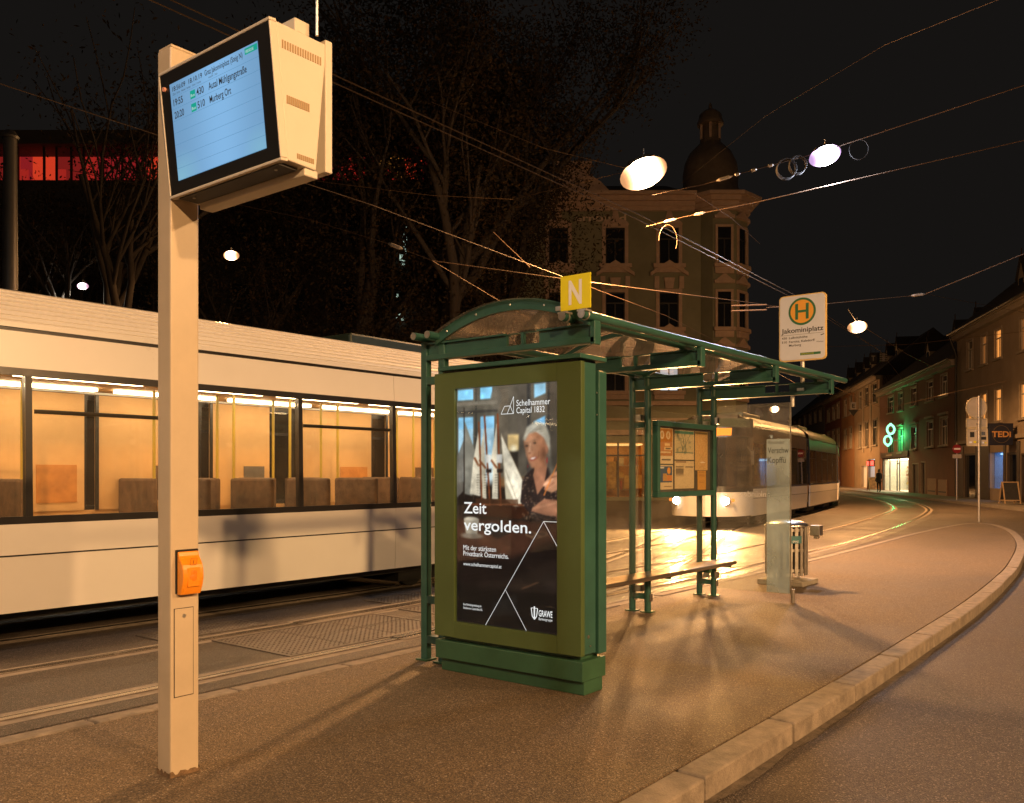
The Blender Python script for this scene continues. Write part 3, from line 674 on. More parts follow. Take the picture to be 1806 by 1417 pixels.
# no-entry sign, end-of-line boards, advertising boards and a person by the shops
p = pxg(1688, 886, ROADZ)
t = thing("no_entry_sign", "round red no entry sign on a grey pole by the beige house", "road sign", tuple(p), math.atan2(-CY, SY))
MB().cyl((0, .05, 0), (0, .05, 3.3), .03, 8).build("pole", M_GALV, t, local=True)
MB().cyl((0, 0, 2.98), (0, .03, 2.98), .25, 24).build("disc", mat("sign_red", (.22, .010, .010), .5, var=.05), t, local=True)
MB().box(-.18, .18, -.01, -.002, 2.94, 3.03).build("bar", M_WHITE, t, local=True)
MB().box(-.25, .25, 0, .02, 2.46, 2.68).build("plate", M_BOARD_, t, local=True)

def a_board(px, py, label, w, h, face, frame):
    p = pxg(px, py, .05); p.z = .05 if True else 0
    t = thing("pavement_sign", label, "A-board", tuple(p), math.atan2(-CY, SY))
    for sgn, nm in ((-1, "front_panel"), (1, "rear_panel")):
        y0, y1 = sgn * .26, sgn * .02
        MB().hexa([(-w / 2 + .05, y0 * .85, .18), (w / 2 - .05, y0 * .85, .18), (w / 2 - .05, y0 * .85 + .02, .18), (-w / 2 + .05, y0 * .85 + .02, .18), (-w / 2 + .05, y1, h - .05), (w / 2 - .05, y1, h - .05), (w / 2 - .05, y1 + .02, h - .05), (-w / 2 + .05, y1 + .02, h - .05)]).build(nm, face, t, local=True)
        for sx in (-1, 1): MB().bar((sx * (w / 2 - .025), y0, 0), (sx * (w / 2 - .025), y1, h), .05, .03).build("leg", frame, t, local=True)
        MB().bar((-w / 2 + .05, y1 - .01 * sgn * -1, h - .03), (w / 2 - .05, y1, h - .03), .04, .05).bar((-w / 2 + .05, y0 * .87, .16), (w / 2 - .05, y0 * .87, .16), .04, .05).build("rail", frame, t, local=True)
    return t
WOODF = mat("pale_wood_frame", (.42, .30, .18), .6, var=.15)
a_board(1781, 888.5, "wooden framed blackboard A-board outside the discount shop", .78, 1.05, mat("blackboard", (.03, .03, .03), .6, var=.3, scale=9), WOODF)
ab = a_board(1541, 866.5, "colourful food menu A-board beside the snack shop door", .95, 1.15, mat("menu_print", (.45, .16, .05), .5, var=.7, scale=5), WOODF)

def person(px, py, height, label, facing):
    p = pxg(px, py, .05); t = thing("person", label, "person", (p.x, p.y, .05), facing)
    H = height
    J = [(0, 0, .52), (0, 0, .64), (0, -.005, .76), (0, 0, .83), (0, -.005, .865), (0, -.012, .93), (0, -.01, .985),
         (.058, 0, .50), (.062, -.012, .28), (.060, .008, .045), (.063, -.06, .018), (-.058, 0, .50), (-.062, .006, .28), (-.060, .02, .045), (-.066, -.045, .018),
         (.115, 0, .80), (.140, .02, .63), (.135, -.05, .50), (.132, -.085, .455), (-.115, 0, .80), (-.140, .02, .63), (-.12, -.07, .52), (-.10, -.11, .48)]
    Ed = [(0, 1), (1, 2), (2, 3), (3, 4), (4, 5), (5, 6), (0, 7), (7, 8), (8, 9), (9, 10), (0, 11), (11, 12), (12, 13), (13, 14), (3, 15), (15, 16), (16, 17), (17, 18), (3, 19), (19, 20), (20, 21), (21, 22)]
    Rr = [.10, .098, .105, .07, .036, .062, .045, .058, .038, .026, .022, .058, .038, .026, .022, .042, .033, .024, .02, .042, .033, .024, .02]
    me = bpy.data.meshes.new("body"); o = bpy.data.objects.new("body", me); COL.objects.link(o); me.from_pydata([(x * H, y * H, z * H) for x, y, z in J], Ed, [])
    sk = o.modifiers.new("skin", 'SKIN')
    for i, v in enumerate(me.skin_vertices[0].data): v.radius = (Rr[i] * H * 1.0, Rr[i] * H * (.72 if i < 4 else .95)); v.use_root = (i == 0)
    sb = o.modifiers.new("sub", 'SUBSURF'); sb.levels = sb.render_levels = 2
    dg = bpy.context.evaluated_depsgraph_get(); m2 = bpy.data.meshes.new_from_object(o.evaluated_get(dg)); bpy.data.objects.remove(o)
    o = bpy.data.objects.new("body", m2); COL.objects.link(o); o.parent = t; ROOT[o.name] = ROOT[t.name]; m2.materials.clear()
    for m in (mat("skin", (.45, .27, .18), .55, var=.08), mat("dark_blue_jacket", (.05, .06, .075), .8, var=.2), mat("dark_trousers", (.022, .02, .02), .8, var=.2)): m2.materials.append(m)
    for f in m2.polygons:
        z = f.center.z / H; xx = abs(f.center.x) / H; f.use_smooth = True
        f.material_index = 0 if (z > .845 or (z < .49 and xx > .10 and z > .40)) else (1 if z > .47 else 2)
    MB().ell((0, .012 * H, .945 * H), .060 * H, .068 * H, .062 * H, 12, 8).build("hair", mat("grey_hair", (.30, .26, .22), .8, var=.2), o, smooth=True, local=True)
    MB().box(-.12 * H, .12 * H, -.062 * H, .07 * H, .44 * H, .50 * H).build("jacket_hem", MATS["dark_blue_jacket"], o, local=True, bevel=.03)
person(1550, 868.0, 1.76, "person in a dark jacket standing outside the optician shop", math.radians(150))

# hanging street boards
def hung_board(px, py, d, label, w, h, char, fg, bgm, extra=None):
    p = pxd(px, py, d); t = thing("hanging_sign", label, "sign", tuple(p), math.atan2(-CY, SY))
    MB().box(-w / 2, w / 2, -.02, .02, -h / 2, h / 2).build("board", bgm, t, local=True)
    if char: local_text(t, char, w * .5, 0, -.024, -h * .30, fg, h * .6, .03)
    MB().cyl((-w * .3, 0, h / 2), (-w * .3, 0, h / 2 + .5), .012, 5).cyl((w * .3, 0, h / 2), (w * .3, 0, h / 2 + .5), .012, 5).build("hanger", M_DARK, t, local=True)
    return t
M_BOARD = mat("sign_board_pale", (.30, .28, .26), .5, var=.08)
t = hung_board(1505, 716, 52, "square white board with a black letter E above a black point", .34, .42, "E", M_PRINTBLACK, M_BOARD)
MB().prism([(-.30, -.02, -.23), (.30, -.02, -.23), (0, -.02, -.62)], (0, .03, 0)).build("pointer", M_PRINTBLACK, t, local=True)
hung_board(1540, 632, 60, "small dark board with a pale letter T hung over the street", .52, .62, "T", M_BOARD, M_DARK)
t = hung_board(1558, 630.5, 60, "dark grille board hung over the street beside the letter T board", .54, .60, None, None, M_DARK)
for i in range(5):
    for j in range(4):
        if i == 2: continue
        MB().box(-.255 + i * .108, -.255 + i * .108 + .068, -.03, -.021, -.27 + j * .142, -.27 + j * .142 + .083).build("tile", M_BOARD, t, local=True)
MB().box(-.075, .075, -.03, -.021, -.285, .285).build("tile", M_BOARD, t, local=True)

# ------------------------------------------------------------------ corner building with the domed turret
CB_D = 52.0; CB_S = FPX / CB_D
p = pxd(1060, HY, CB_D); CBROT = math.atan2(-CY, SY)
M_CBW = mat("green_grey_render", (.21, .215, .15), .85, var=.16, scale=.7, bump=.2, bscale=25)
M_CBT = mat("pink_stone_trim", (.46, .35, .28), .8, var=.14, scale=3)
M_COPPER = mat("dome_copper", (.14, .115, .09), .5, .1, var=.25, scale=2)
cb = thing("corner_building", "ornate corner town house with domed turret and pale window surrounds", "building", (p.x, p.y, 0), CBROT)
def cx_(x): return (x - 1060) / CB_S
def cz_(y): return EYE + (HY - y) / CB_S
holes = []; wl = []
for xc in (890, 985, 1085, 1180):
    for yt, yb in ((402, 466), (516, 578), (628, 690)):
        w = 34 / CB_S; holes.append((cx_(xc) - w / 2, cx_(xc) + w / 2, cz_(yb), cz_(yt))); wl.append((cx_(xc), cz_(yb), cz_(yt), w, yt))
SHOPX = [(880, 960), (975, 1055), (1066, 1140), (1150, 1228)]
for a, b in SHOPX: holes.append((cx_(a), cx_(b), .1, 3.3))
XL, XR = cx_(840), cx_(1236)
wall_with_holes(cb, XL, XR, -.12, cz_(373), holes, M_CBW)
MB().box(XL, XR + 2, 3.2, 14, -.12, cz_(373)).box(XL, XR, .3, 3.2, 4.0, cz_(373)).build("core", MATS["unlit_room"], cb, local=True)
M_LITW = emis("white_lit_room", (.85, .9, 1), 1.1, False)
def ornate(par, xc, z0, z1, w, arched, y=0.0, pane=M_WINDARK):
    o = window(par, xc, z0, z1, w, pane, sill=False, surround=M_CBT, y=y, frame=M_DARK, casing=.2, cross=True)
    MB().box(xc - w / 2 - .38, xc + w / 2 + .38, y - .22, y + .02, z0 - .22, z0 - .002).box(xc - w / 2 - .3, xc + w / 2 + .3, y - .12, y + .02, z0 - .5, z0 - .221).build("sill", M_CBT, o, local=True)
    if arched:
        pts = [(xc + (w / 2 + .22) * math.cos(a), y - .10, z1 + .18 + .35 * math.sin(a)) for a in [math.pi * k / 10 for k in range(11)]]
        MB().prism(pts, (0, .12, 0)).build("arch", M_CBT, o, local=True)
        MB().prism([(xc - .25, y - .16, z1 + .45), (xc + .25, y - .16, z1 + .45), (xc + .12, y - .16, z1 + .95), (xc - .12, y - .16, z1 + .95)], (0, .17, 0)).build("keystone", M_CBT, o, local=True)
    else:
        W3 = w / 2 + .55
        MB().prism([(xc - W3, y - .2, z1 + .95), (xc - W3 + .35, y - .2, z1 + 1.15), (xc, y - .2, z1 + 1.62), (xc + W3 - .35, y - .2, z1 + 1.15), (xc + W3, y - .2, z1 + .95), (xc + W3, y - .2, z1 + 1.15), (xc + W3 - .35, y - .2, z1 + 1.38), (xc, y - .2, z1 + 1.88), (xc - W3 + .35, y - .2, z1 + 1.38), (xc - W3, y - .2, z1 + 1.15)], (0, .24, 0)).build("pediment", M_CBT, o, local=True)
        MB().box(xc - w / 2 - .3, xc - w / 2 - .02, y - .1, y + .02, z1 + .21, z1 + .94).box(xc + w / 2 + .02, xc + w / 2 + .3, y - .1, y + .02, z1 + .21, z1 + .94).prism([(xc - .22, y - .14, z1 + .21), (xc + .22, y - .14, z1 + .21), (xc + .32, y - .14, z1 + .85), (xc - .32, y - .14, z1 + .85)], (0, .15, 0)).build("bracket", M_CBT, o, local=True)
    return o
for xc, z0, z1, w, yt in wl: ornate(cb, xc, z0, z1, w, yt == 402, pane=M_WINDARK if not (yt == 628 and xc > 3.9) else M_LITW)
# turret: a five-sided bay on the corner
zt = cz_(373); tx, ty, tr = cx_(1276), 1.45, 1.75
angs = [math.radians(a) for a in (-157.5, -112.5, -67.5, -22.5, 22.5, 67.5)]
base = [(tx + tr * math.cos(a), ty + tr * math.sin(a)) for a in angs]
tb = MB()
for k in range(5):
    (a, b), (c, d2) = base[k], base[k + 1]; tb.poly([(a, b, -.12), (c, d2, -.12), (c, d2, zt), (a, b, zt)])
tb.build("turret", M_CBW, cb, local=True, fix=False)
for k in (1, 2, 3):
    (a, b), (c, d2) = base[k], base[k + 1]; mid = Vector(((a + c) / 2, (b + d2) / 2, 0)); ex = Vector((c - a, d2 - b, 0)).normalized(); ny = Vector((ex.y, -ex.x, 0))
    for yt, yb in ((402, 466), (516, 578), (628, 690)):
        z0, z1 = cz_(yb), cz_(yt); w = .78
        def q(x, y, z): v = mid + ex * x + ny * y; return (v.x, v.y, z)
        m1 = MB(q).box(-w / 2 - .14, -w / 2, 0, .1, z0, z1 + .14).box(w / 2, w / 2 + .14, 0, .1, z0, z1 + .14).box(-w / 2, w / 2, 0, .1, z1, z1 + .14).box(-.62, .62, 0, .25, z0 - .22, z0 - .01).box(-.55, .55, 0, .14, z0 - .6, z0 - .23).box(-.6, .6, 0, .2, z1 + .5, z1 + .68).prism([(-.5, 0, z1 + .69), (.5, 0, z1 + .69), (0, 0, z1 + 1.1)], (0, .15, 0))
        o = m1.build("window", M_CBT, cb, local=True); MB(q).box(-w / 2, w / 2, .004, .03, z0, z1).build("pane", M_WINDARK, o, local=True)
        MB(q).box(-w / 2, w / 2, .031, .05, z0 + (z1 - z0) * .66, z0 + (z1 - z0) * .70).box(-.03, .03, .031, .05, z0, z0 + (z1 - z0) * .66).build("frame", M_DARK, o, local=True)
# cornice, attic and dome
cn = MB()
for z0, z1, o in ((cz_(373), cz_(366), .18), (cz_(366), cz_(358), .32), (cz_(358), cz_(350), .55), (cz_(350), cz_(344), .85)):
    cn.box(XL, XR - .4, -o, .3, z0, z1)
    pr = [(tx + (tr + o) * math.cos(a), ty + (tr + o) * math.sin(a), z0) for a in [math.radians(-180 + 22.5 + 45 * k) for k in range(8)]]; cn.prism(pr, (0, 0, z1 - z0))
cn.build("cornice", M_CBT, cb, local=True)
MB().box(XL, XR - .8, .4, 13, cz_(344), cz_(330)).prism([(XL, .6, cz_(330)), (XL, 6, cz_(270)), (XL, 13, cz_(330))], (XR - XL - 1, 0, 0)).build("roof", M_ROOF, cb, local=True)
MB().lathe([(1.75, cz_(344)), (1.78, cz_(330)), (1.62, cz_(318)), (1.66, cz_(295)), (1.55, cz_(275)), (1.25, cz_(256)), (.85, cz_(244)), (.72, cz_(240))], tx - .45, ty, 24).build("dome", M_COPPER, cb, local=True, smooth=True)
MB().lathe([(.62, cz_(240)), (.62, cz_(232)), (.5, cz_(231)), (.5, cz_(206)), (.78, cz_(205)), (.8, cz_(201)), (.72, cz_(196)), (.66, cz_(186)), (.4, cz_(179)), (.12, cz_(175)), (.1, cz_(168)), (.02, cz_(163))], tx - .45, ty, 16).build("lantern", M_COPPER, cb, local=True, smooth='auto')
for k in range(6):
    a = 2 * math.pi * k / 6 + .3; MB().cyl((tx - .45 + .62 * math.cos(a), ty + .62 * math.sin(a), cz_(232)), (tx - .45 + .62 * math.cos(a), ty + .62 * math.sin(a), cz_(205)), .08, 6).build("lantern_column", M_CBT, cb, local=True)
gp = [(cx_(1020), cz_(344)), (cx_(1020), cz_(318)), (cx_(1028), cz_(312)), (cx_(1045), cz_(312)), (cx_(1060), cz_(322)), (cx_(1075), cz_(338)), (cx_(1090), cz_(344))]
MB().prism([(a, -.1, b) for a, b in gp], (0, .5, 0)).build("scroll_gable", M_CBT, cb, local=True)
MB().box(cx_(985), cx_(1040), .2, 2.6, cz_(344), cz_(292)).box(cx_(982), cx_(1044), .0, 2.8, cz_(292), cz_(284)).build("attic_dormer", M_CBT, cb, local=True)
local_text(cb, "ernbund", 90 / CB_S, cx_(1059), -.06, cz_(391), mat("facade_letters", (.62, .52, .42), .6, var=0), .42, .02)
MB().box(XL, XR, -.22, -.003, 3.75, 4.05).box(XL, XR, -.14, -.003, 4.6, 4.75).box(XL, XR, -.18, -.003, 5.5, 5.75).build("string_course", M_CBT, cb, local=True)
M_ORANGEWALL = mat("amber_shop_wall", (.62, .34, .12), .7, var=.25, scale=2)
for k, (a, b) in enumerate(SHOPX):
    xa, xb = cx_(a), cx_(b)
    rm = shop_room(cb, xa, xb, .1, 3.3, M_ORANGEWALL if k != 1 else M_SHOPW, emis("amber_ceiling", (1, .52, .16), 4.0 if k > 1 else 2.0), 0, 0)
    goods(rm, xa + .2, xb - .2, .5, 2.7, 1.5, PROD[:4], 3, 20 + k)
    fr = MB(); 
    for q in (0, .33, .66, 1): fr.box(xa + (xb - xa) * q - .05, xa + (xb - xa) * q + .05, .06, .14, .1, 3.3)
    fr.box(xa, xb, .05, .15, 2.5, 2.6).build("shop_front", M_SHOPD, cb, local=True)
    MB().box(xa, xb, .1, .11, .1, 3.3).build("shop_glass", M_PANE, cb, local=True)
    if k == 2:
        for (u0, u1, v0, v1) in ((.10, .34, .6, 2.2), (.48, .62, .6, 1.4), (.76, .90, .6, 1.4)):
            MB().box(xa + (xb - xa) * u0, xa + (xb - xa) * u1, .16, .18, v0, v1).build("poster", mat("window_poster", (.8, .42, .12), .6, var=.5, scale=2.5), cb, local=True)

# office block behind the trees with a red lit storey
OD = 46.0; OS_ = FPX / OD; p = pxd(300, HY, OD)
ob = thing("office_block", "dark flat-roofed block with a band of red lit windows behind trees", "building", (p.x, p.y, 0), CBROT)
def ox(x): return (x - 300) / OS_
def oz(y): return EYE + (HY - y) / OS_
M_OBW = mat("dark_concrete", (.055, .048, .044), .85, var=.25, scale=.8)
MB().box(ox(-420), ox(760), 0, 12, -.12, oz(318)).build("lower_storeys", M_OBW, ob, local=True)
MB().box(ox(-420), ox(765), -.5, 12.5, oz(260), oz(236)).build("roof", M_OBW, ob, local=True)
M_RED = [emis("red_lit_%d" % k, c, 1.0, False) for k, c in enumerate([(.22, .012, .010), (.42, .020, .014), (.75, .05, .018), (.30, .013, .016), (.16, .03, .10), (.9, .35, .06)])]
x = -420; k = 0; rr = random.Random(11)
MB().box(ox(-420), ox(765), 5, 12, oz(318), oz(260)).build("core", M_OBW, ob, local=True)
while x < 760:
    w = rr.choice((26, 34, 46, 22)); c = rr.choice(M_RED[:4]) if x < 600 else rr.choice(M_RED[1:])
    MB().box(ox(x), ox(min(x + w, 762)), 1.4, 1.5, oz(318), oz(260)).build("lit_wall", c, ob, local=True)
    MB().box(ox(x) - .05, ox(x) + .05, -.05, .05, oz(318), oz(260)).build("mullion", M_DARK, ob, local=True)
    if rr.random() < .45: MB().box(ox(x + 3), ox(x + w * .75), 1.2, 1.3, oz(316), oz(rr.choice((300, 304, 285)))).build("lit_panel", rr.choice(M_RED[1:3]), ob, local=True)
    x += w
MB().box(ox(-420), ox(762), .0, .02, oz(318), oz(260)).build("window_band", M_PANE, ob, local=True)
for xx in range(-400, 760, 90):
    for yt, yb in ((380, 430), (500, 550), (600, 655)):
        window(ob, ox(xx + 20), oz(yb), oz(yt), 1.1, M_WINDARK, surround=M_OBW, sill=False, y=-.14, frame=M_DARK)
for xx, y0, y1 in ((706, 395, 470), (700, 520, 566)):
    MB().box(ox(xx), ox(xx + 12), -.3, -.1, oz(y1), oz(y0)).build("light_strip", emis("pale_strip", (.55, .75, .62), .8, False), ob, local=True)
# plain dark building between the block and the corner building
p = pxd(850, HY, 58); ib = thing("town_house", "dark town house hidden behind the dense trees", "building", (p.x, p.y, 0), CBROT)
MB().box(-5.5, 4.5, 0, 10, -.12, 14.5).build("wall", M_OBW, ib, local=True)
MB().prism([(-5.6, -.4, 14.5), (-5.6, 5, 17.5), (-5.6, 10.4, 14.5)], (10.2, 0, 0)).build("roof", M_ROOF, ib, local=True)
for xx in (-4.2, -2.1, 0, 2.1, 3.8):
    for z in (4.6, 8, 11.3): window(ib, xx, z, z + 2, 1.1, M_WINDARK, y=-.14, sill=False, surround=M_CBT)

# ------------------------------------------------------------------ trees on the far side of the tracks
def leaf_mat(name, col):
    m = bpy.data.materials.new(name); m.use_nodes = True; nt = m.node_tree; n = nt.nodes; L = nt.links; b = n["Principled BSDF"]
    g_ = n.new("ShaderNodeNewGeometry"); r = n.new("ShaderNodeValToRGB"); e = r.color_ramp.elements
    e[0].color = (*[c * .55 for c in col], 1); e[1].color = (col[0] * 1.7, col[1] * 1.25, col[2] * .9, 1); k = e.new(.6); k.color = (*col, 1)
    L.new(g_.outputs["Random Per Island"], r.inputs[0]); L.new(r.outputs[0], b.inputs["Base Color"]); b.inputs["Roughness"].default_value = .8; b.inputs["Specular IOR Level"].default_value = .12
    b.inputs["Subsurface Weight"].default_value = 0; b.inputs["Transmission Weight"].default_value = 0
    return m
M_LEAF = leaf_mat("autumn_leaves", (.020, .0165, .009)); M_BARK = mat("bark", (.018, .0145, .012), .9, var=.35, scale=9, bump=.8, bscale=22)
def tree(px, d, height, label, seed, crown_r, crown_z0, nleaf, lsize=.062, sparse=False, lean=0.0):
    rr = random.Random(seed); p = pxd(px, HY, d); t = thing("tree", label, "tree", (p.x, p.y, ROADZ), rr.uniform(0, 6), "trees beyond the tram tracks")
    tr = MB(); tips = []
    def grow(a, direction, length, r, lvl):
        pts = [a]; cur = a; dv = direction.normalized(); n = 5 if lvl < 2 else 3; rad = [r]
        for i in range(n):
            dv = (dv + Vector((rr.uniform(-.22, .22), rr.uniform(-.22, .22), rr.uniform(-.06, .16)))).normalized()
            cur = cur + dv * length / n; pts.append(cur); rad.append(r * (1 - .55 * (i + 1) / n))
        tr.tube(pts, rad, 8 if lvl < 2 else 5, False)
        if lvl >= 3: tips.extend(pts[1:]); return
        if lvl == 2: tips.extend(pts[2:])
        nb = (6, 5, 4)[lvl]
        for i in range(nb):
            k = rr.uniform(.35, 1.0) if lvl else rr.uniform(.32, 1.0); q = k * n; j = min(int(q), n - 1); st = pts[j].lerp(pts[j + 1], q - j)
            ang = rr.uniform(0, 2 * math.pi); tilt = rr.uniform(.5, 1.15); nd = Vector((math.cos(ang) * math.sin(tilt), math.sin(ang) * math.sin(tilt), math.cos(tilt)))
            nd = (nd + dv * .5).normalized(); grow(st, nd, length * rr.uniform(.5, .74), rad[j] * .6, lvl + 1)
    grow(Vector((0, 0, 0)), Vector((lean, 0, 1)), height * .62, height * .024, 0)
    tr.build("trunk", M_BARK, t, smooth=True, local=True, fix=False)
    lv = MB(); c0 = Vector((0, 0, (height + crown_z0) / 2))
    good = [q for q in tips if q.z > crown_z0]
    for i in range(nleaf):
        q = rr.choice(good) + Vector((rr.gauss(0, 1), rr.gauss(0, 1), rr.gauss(0, .8))) * (.35 if sparse else .55)
        if not sparse and rr.random() < .45:
            th = rr.uniform(0, 6.283); u = rr.uniform(-1, 1); rad = crown_r * (rr.random() ** .33) * (1 + .22 * math.sin(3 * th + seed) + .15 * math.sin(5 * u * 2 + seed))
            q = Vector((rad * math.sqrt(1 - u * u) * math.cos(th), rad * math.sqrt(1 - u * u) * math.sin(th), c0.z + u * (height - crown_z0) / 2))
        s = lsize * rr.uniform(.6, 1.35); a = Vector((rr.gauss(0, 1), rr.gauss(0, 1), rr.gauss(0, 1))).normalized(); b = a.orthogonal().normalized(); b = (Matrix.Rotation(rr.uniform(0, 6.28), 3, a) @ b); e = a.cross(b)
        i0 = len(lv.v); lv.v += [tuple(q - b * s), tuple(q + e * s * .42 - b * s * .1), tuple(q + b * s), tuple(q - e * s * .42 - b * s * .1)]; lv.f.append((i0, i0 + 1, i0 + 2, i0 + 3))
    lv.build("crown", M_LEAF, t, local=True, fix=False)
tree(862, 33, 16.8, "large dense tree whose leaves hang in front of the corner building", 3, 3.8, 5.2, 50000, .072)
tree(735, 31, 18.8, "tall tree with a thick dark trunk behind the shelter roof", 4, 4.1, 5.8, 50000, .074)
tree(560, 32, 15.6, "dense tree behind the tram with a street lamp shining through it", 5, 4.0, 4.8, 32000, .072)
tree(185, 25, 12.5, "sparse bare-branched tree in front of the red lit windows", 6, 3.0, 4.5, 6000, .06, True)
tree(400, 31, 12.5, "thin tree standing behind the information display", 8, 2.8, 4.5, 14000, .07, True)
tree(30, 33, 12.0, "leafy tree at the dark end of the office block", 9, 3.0, 4.2, 12000, .07, True)

# ================================================================== TRAMS
M_TRAM = mat("tram_white_paint", (.80, .76, .70), .30, var=.03, scale=.8, coat=.3)
M_TRAMD = mat("tram_black_trim", (.022, .020, .020), .30, var=.1)
M_TRAMROOF = mat("tram_roof_green", (.026, .040, .024), .45, var=.15)
M_SEAT = mat("tram_seat_fabric", (.16, .10, .06), .8, var=.4, scale=6)
M_TINT = mat("tram_interior", (.66, .42, .19), .6, var=.12, scale=1.5)
M_TINT2 = mat("tram_orange_panel", (.55, .24, .06), .6, var=.2)
M_TFLOOR = mat("tram_floor", (.16, .14, .12), .7, var=.2)
M_POLE = mat("tram_handrail", (.55, .42, .06), .35, var=.05)
M_TLIGHT = emis("tram_ceiling_tube", (1.0, .80, .54), 23.0)
M_TLIGHTW = emis("tram_ceiling_led", (.85, .90, 1.0), 11.0)
TW = 2.30
PLAN = [(1.7, 0), (1.1, .03), (.62, .14), (.28, .36), (.08, .72), (0, TW / 2), (.08, TW - .72), (.28, TW - .36), (.62, TW - .14), (1.1, TW - .03), (1.7, TW)]
def tram(name, label, mods, winmap, dest, headlamp, sides=(0, 1), roofm=None, roofz=3.27, bodym=None, lit=True, front_detail=True, upper=None):
    """mods: (origin xy of the module's front centre, heading angle, length); local x runs backwards from the nose, y across, z up"""
    roofm = roofm or M_TRAM; bodym = bodym or M_TRAM; upper = upper or bodym
    o0 = mods[0][0]; root = thing(name, label, "tram", (o0[0], o0[1], ROADZ), 0.0)
    for mi, (org, ang, L) in enumerate(mods):
        c, s = math.cos(ang), math.sin(ang)
        def xf(x, y, z, c=c, s=s, org=org): y2 = y - TW / 2; return (org[0] + x * c - y2 * s, org[1] + x * s + y2 * c, z)
        xs = 1.7 if mi == 0 else .25; xe = L - .25
        def wall(x0, x1, z0, z1, m, nm, in0=0.0, in1=0.0, par=root, thick=.05, both=True):
            r = None
            for sd in sides:
                mb = MB(xf)
                a, b = (in0, in1) if sd == 0 else (TW - in0, TW - in1); t = thick if sd == 0 else -thick
                mb.hexa([(x0, a, z0), (x1, a, z0), (x1, a + t, z0), (x0, a + t, z0), (x0, b, z1), (x1, b, z1), (x1, b + t, z1), (x0, b + t, z1)])
                r = mb.build(nm, m, par)
            return r
        # body bands
        npan = max(1, round((xe - xs) / 3.4)); e = [xs + (xe - xs) * k / npan for k in range(npan + 1)]
        for k in range(npan):
            wall(e[k] + .004, e[k + 1] - .004, .215, .732, bodym, "skirt_panel", .02, .0)
            wall(e[k] + .004, e[k + 1] - .004, .748, 1.03, bodym, "lower_panel")
            wall(e[k] + .003, e[k + 1] - .003, 2.475, 2.815, upper, "cantrail_panel", .03, .05)
        wall(xs, xe, .732, .748, M_TRAMD, "panel_seam", .02, .02)
        wall(xs, xe, 1.03, 1.10, M_TRAMD, "window_base_trim", .006, .006)
        wall(xs, xe, 2.405, 2.475, M_TRAMD, "window_top_trim", .026, .03)
        wall(xs, xe, 2.815, 2.852, M_TRAMD, "roof_gutter", .075, .075)
        # roof fairing with fine ribs
        nr = 9
        for sd in sides:
            pr = []
            for k in range(nr + 1):
                q = k / nr; y = .055 + .42 * q ** 2.2; z = 2.852 + (roofz - 2.852) * q; pr.append((y, z))
                if k < nr and k not in (0,): pr.append((y + .012, z + .014)); pr.append((y + .004, z + .022))
            mb = MB(xf); f = (lambda y: y) if sd == 0 else (lambda y: TW - y)
            A = mb._a([(xs, f(y), z) for y, z in pr]); B = mb._a([(xe, f(y), z) for y, z in pr])
            for k in range(len(pr) - 1): mb.f.append((A + k, A + k + 1, B + k + 1, B + k))
            mb.build("roof_fairing", roofm, root)
        MB(xf).box(xs, xe, .46, TW - .46, 2.86, roofz).build("roof", M_DARK, root)
        MB(xf).box(xs + 1.2, xs + 3.4, .62, TW - .62, roofz + .002, roofz + .16).build("roof_unit", M_TRAMROOF, root, bevel=.03)
        # windows
        nw = max(1, round((xe - xs) / 1.62)); ww = (xe - xs) / nw
        for k in range(nw):
            a, b = xs + ww * k, xs + ww * (k + 1)
            for sd in sides:
                y0, y1 = (.012, .036) if sd == 0 else (TW - .012, TW - .036); tt = .012 if sd == 0 else -.012
                MB(xf).hexa([(a + .035, y0, 1.10), (b - .035, y0, 1.10), (b - .035, y0 + tt, 1.10), (a + .035, y0 + tt, 1.10), (a + .035, y1, 2.405), (b - .035, y1, 2.405), (b - .035, y1 + tt, 2.405), (a + .035, y1 + tt, 2.405)]).build("window_pane", M_TRAMGL, root)
                p0, p1 = (.010, .034) if sd == 0 else (TW - .010, TW - .034); t2 = .07 if sd == 0 else -.07
                MB(xf).hexa([(a - .03, p0, 1.10), (a + .03, p0, 1.10), (a + .03, p0 + t2, 1.10), (a - .03, p0 + t2, 1.10), (a - .03, p1, 2.405), (a + .03, p1, 2.405), (a + .03, p1 + t2, 2.405), (a - .03, p1 + t2, 2.405)]).build("window_pillar", M_TRAMD, root)
                if k % 2 == 0:
                    MB(xf).box(a + .06, b - .06, (y0 + .03) if sd == 0 else (y0 - .05), (y0 + .05) if sd == 0 else (y0 - .03), 2.06, 2.10).build("vent_bar", M_TRAMD, root)
        # interior
        MB(xf).box(xs, xe, .08, TW - .08, .34, .40).build("floor", M_TFLOOR, root)
        MB(xf).box(xs, xe, .10, TW - .10, 2.50, 2.54).build("ceiling", M_TINT, root)
        MB(xf).box(xs, xe, .10, .13, .40, 1.05).box(xs, xe, TW - .13, TW - .10, .40, 1.05).build("wall_lining", M_TINT, root)
        MB(xf).prism([(xs, .12, 2.42), (xs, .50, 2.495), (xs, .12, 2.495)], (1, 0, 0)).build("coving", M_TINT, root) if False else None
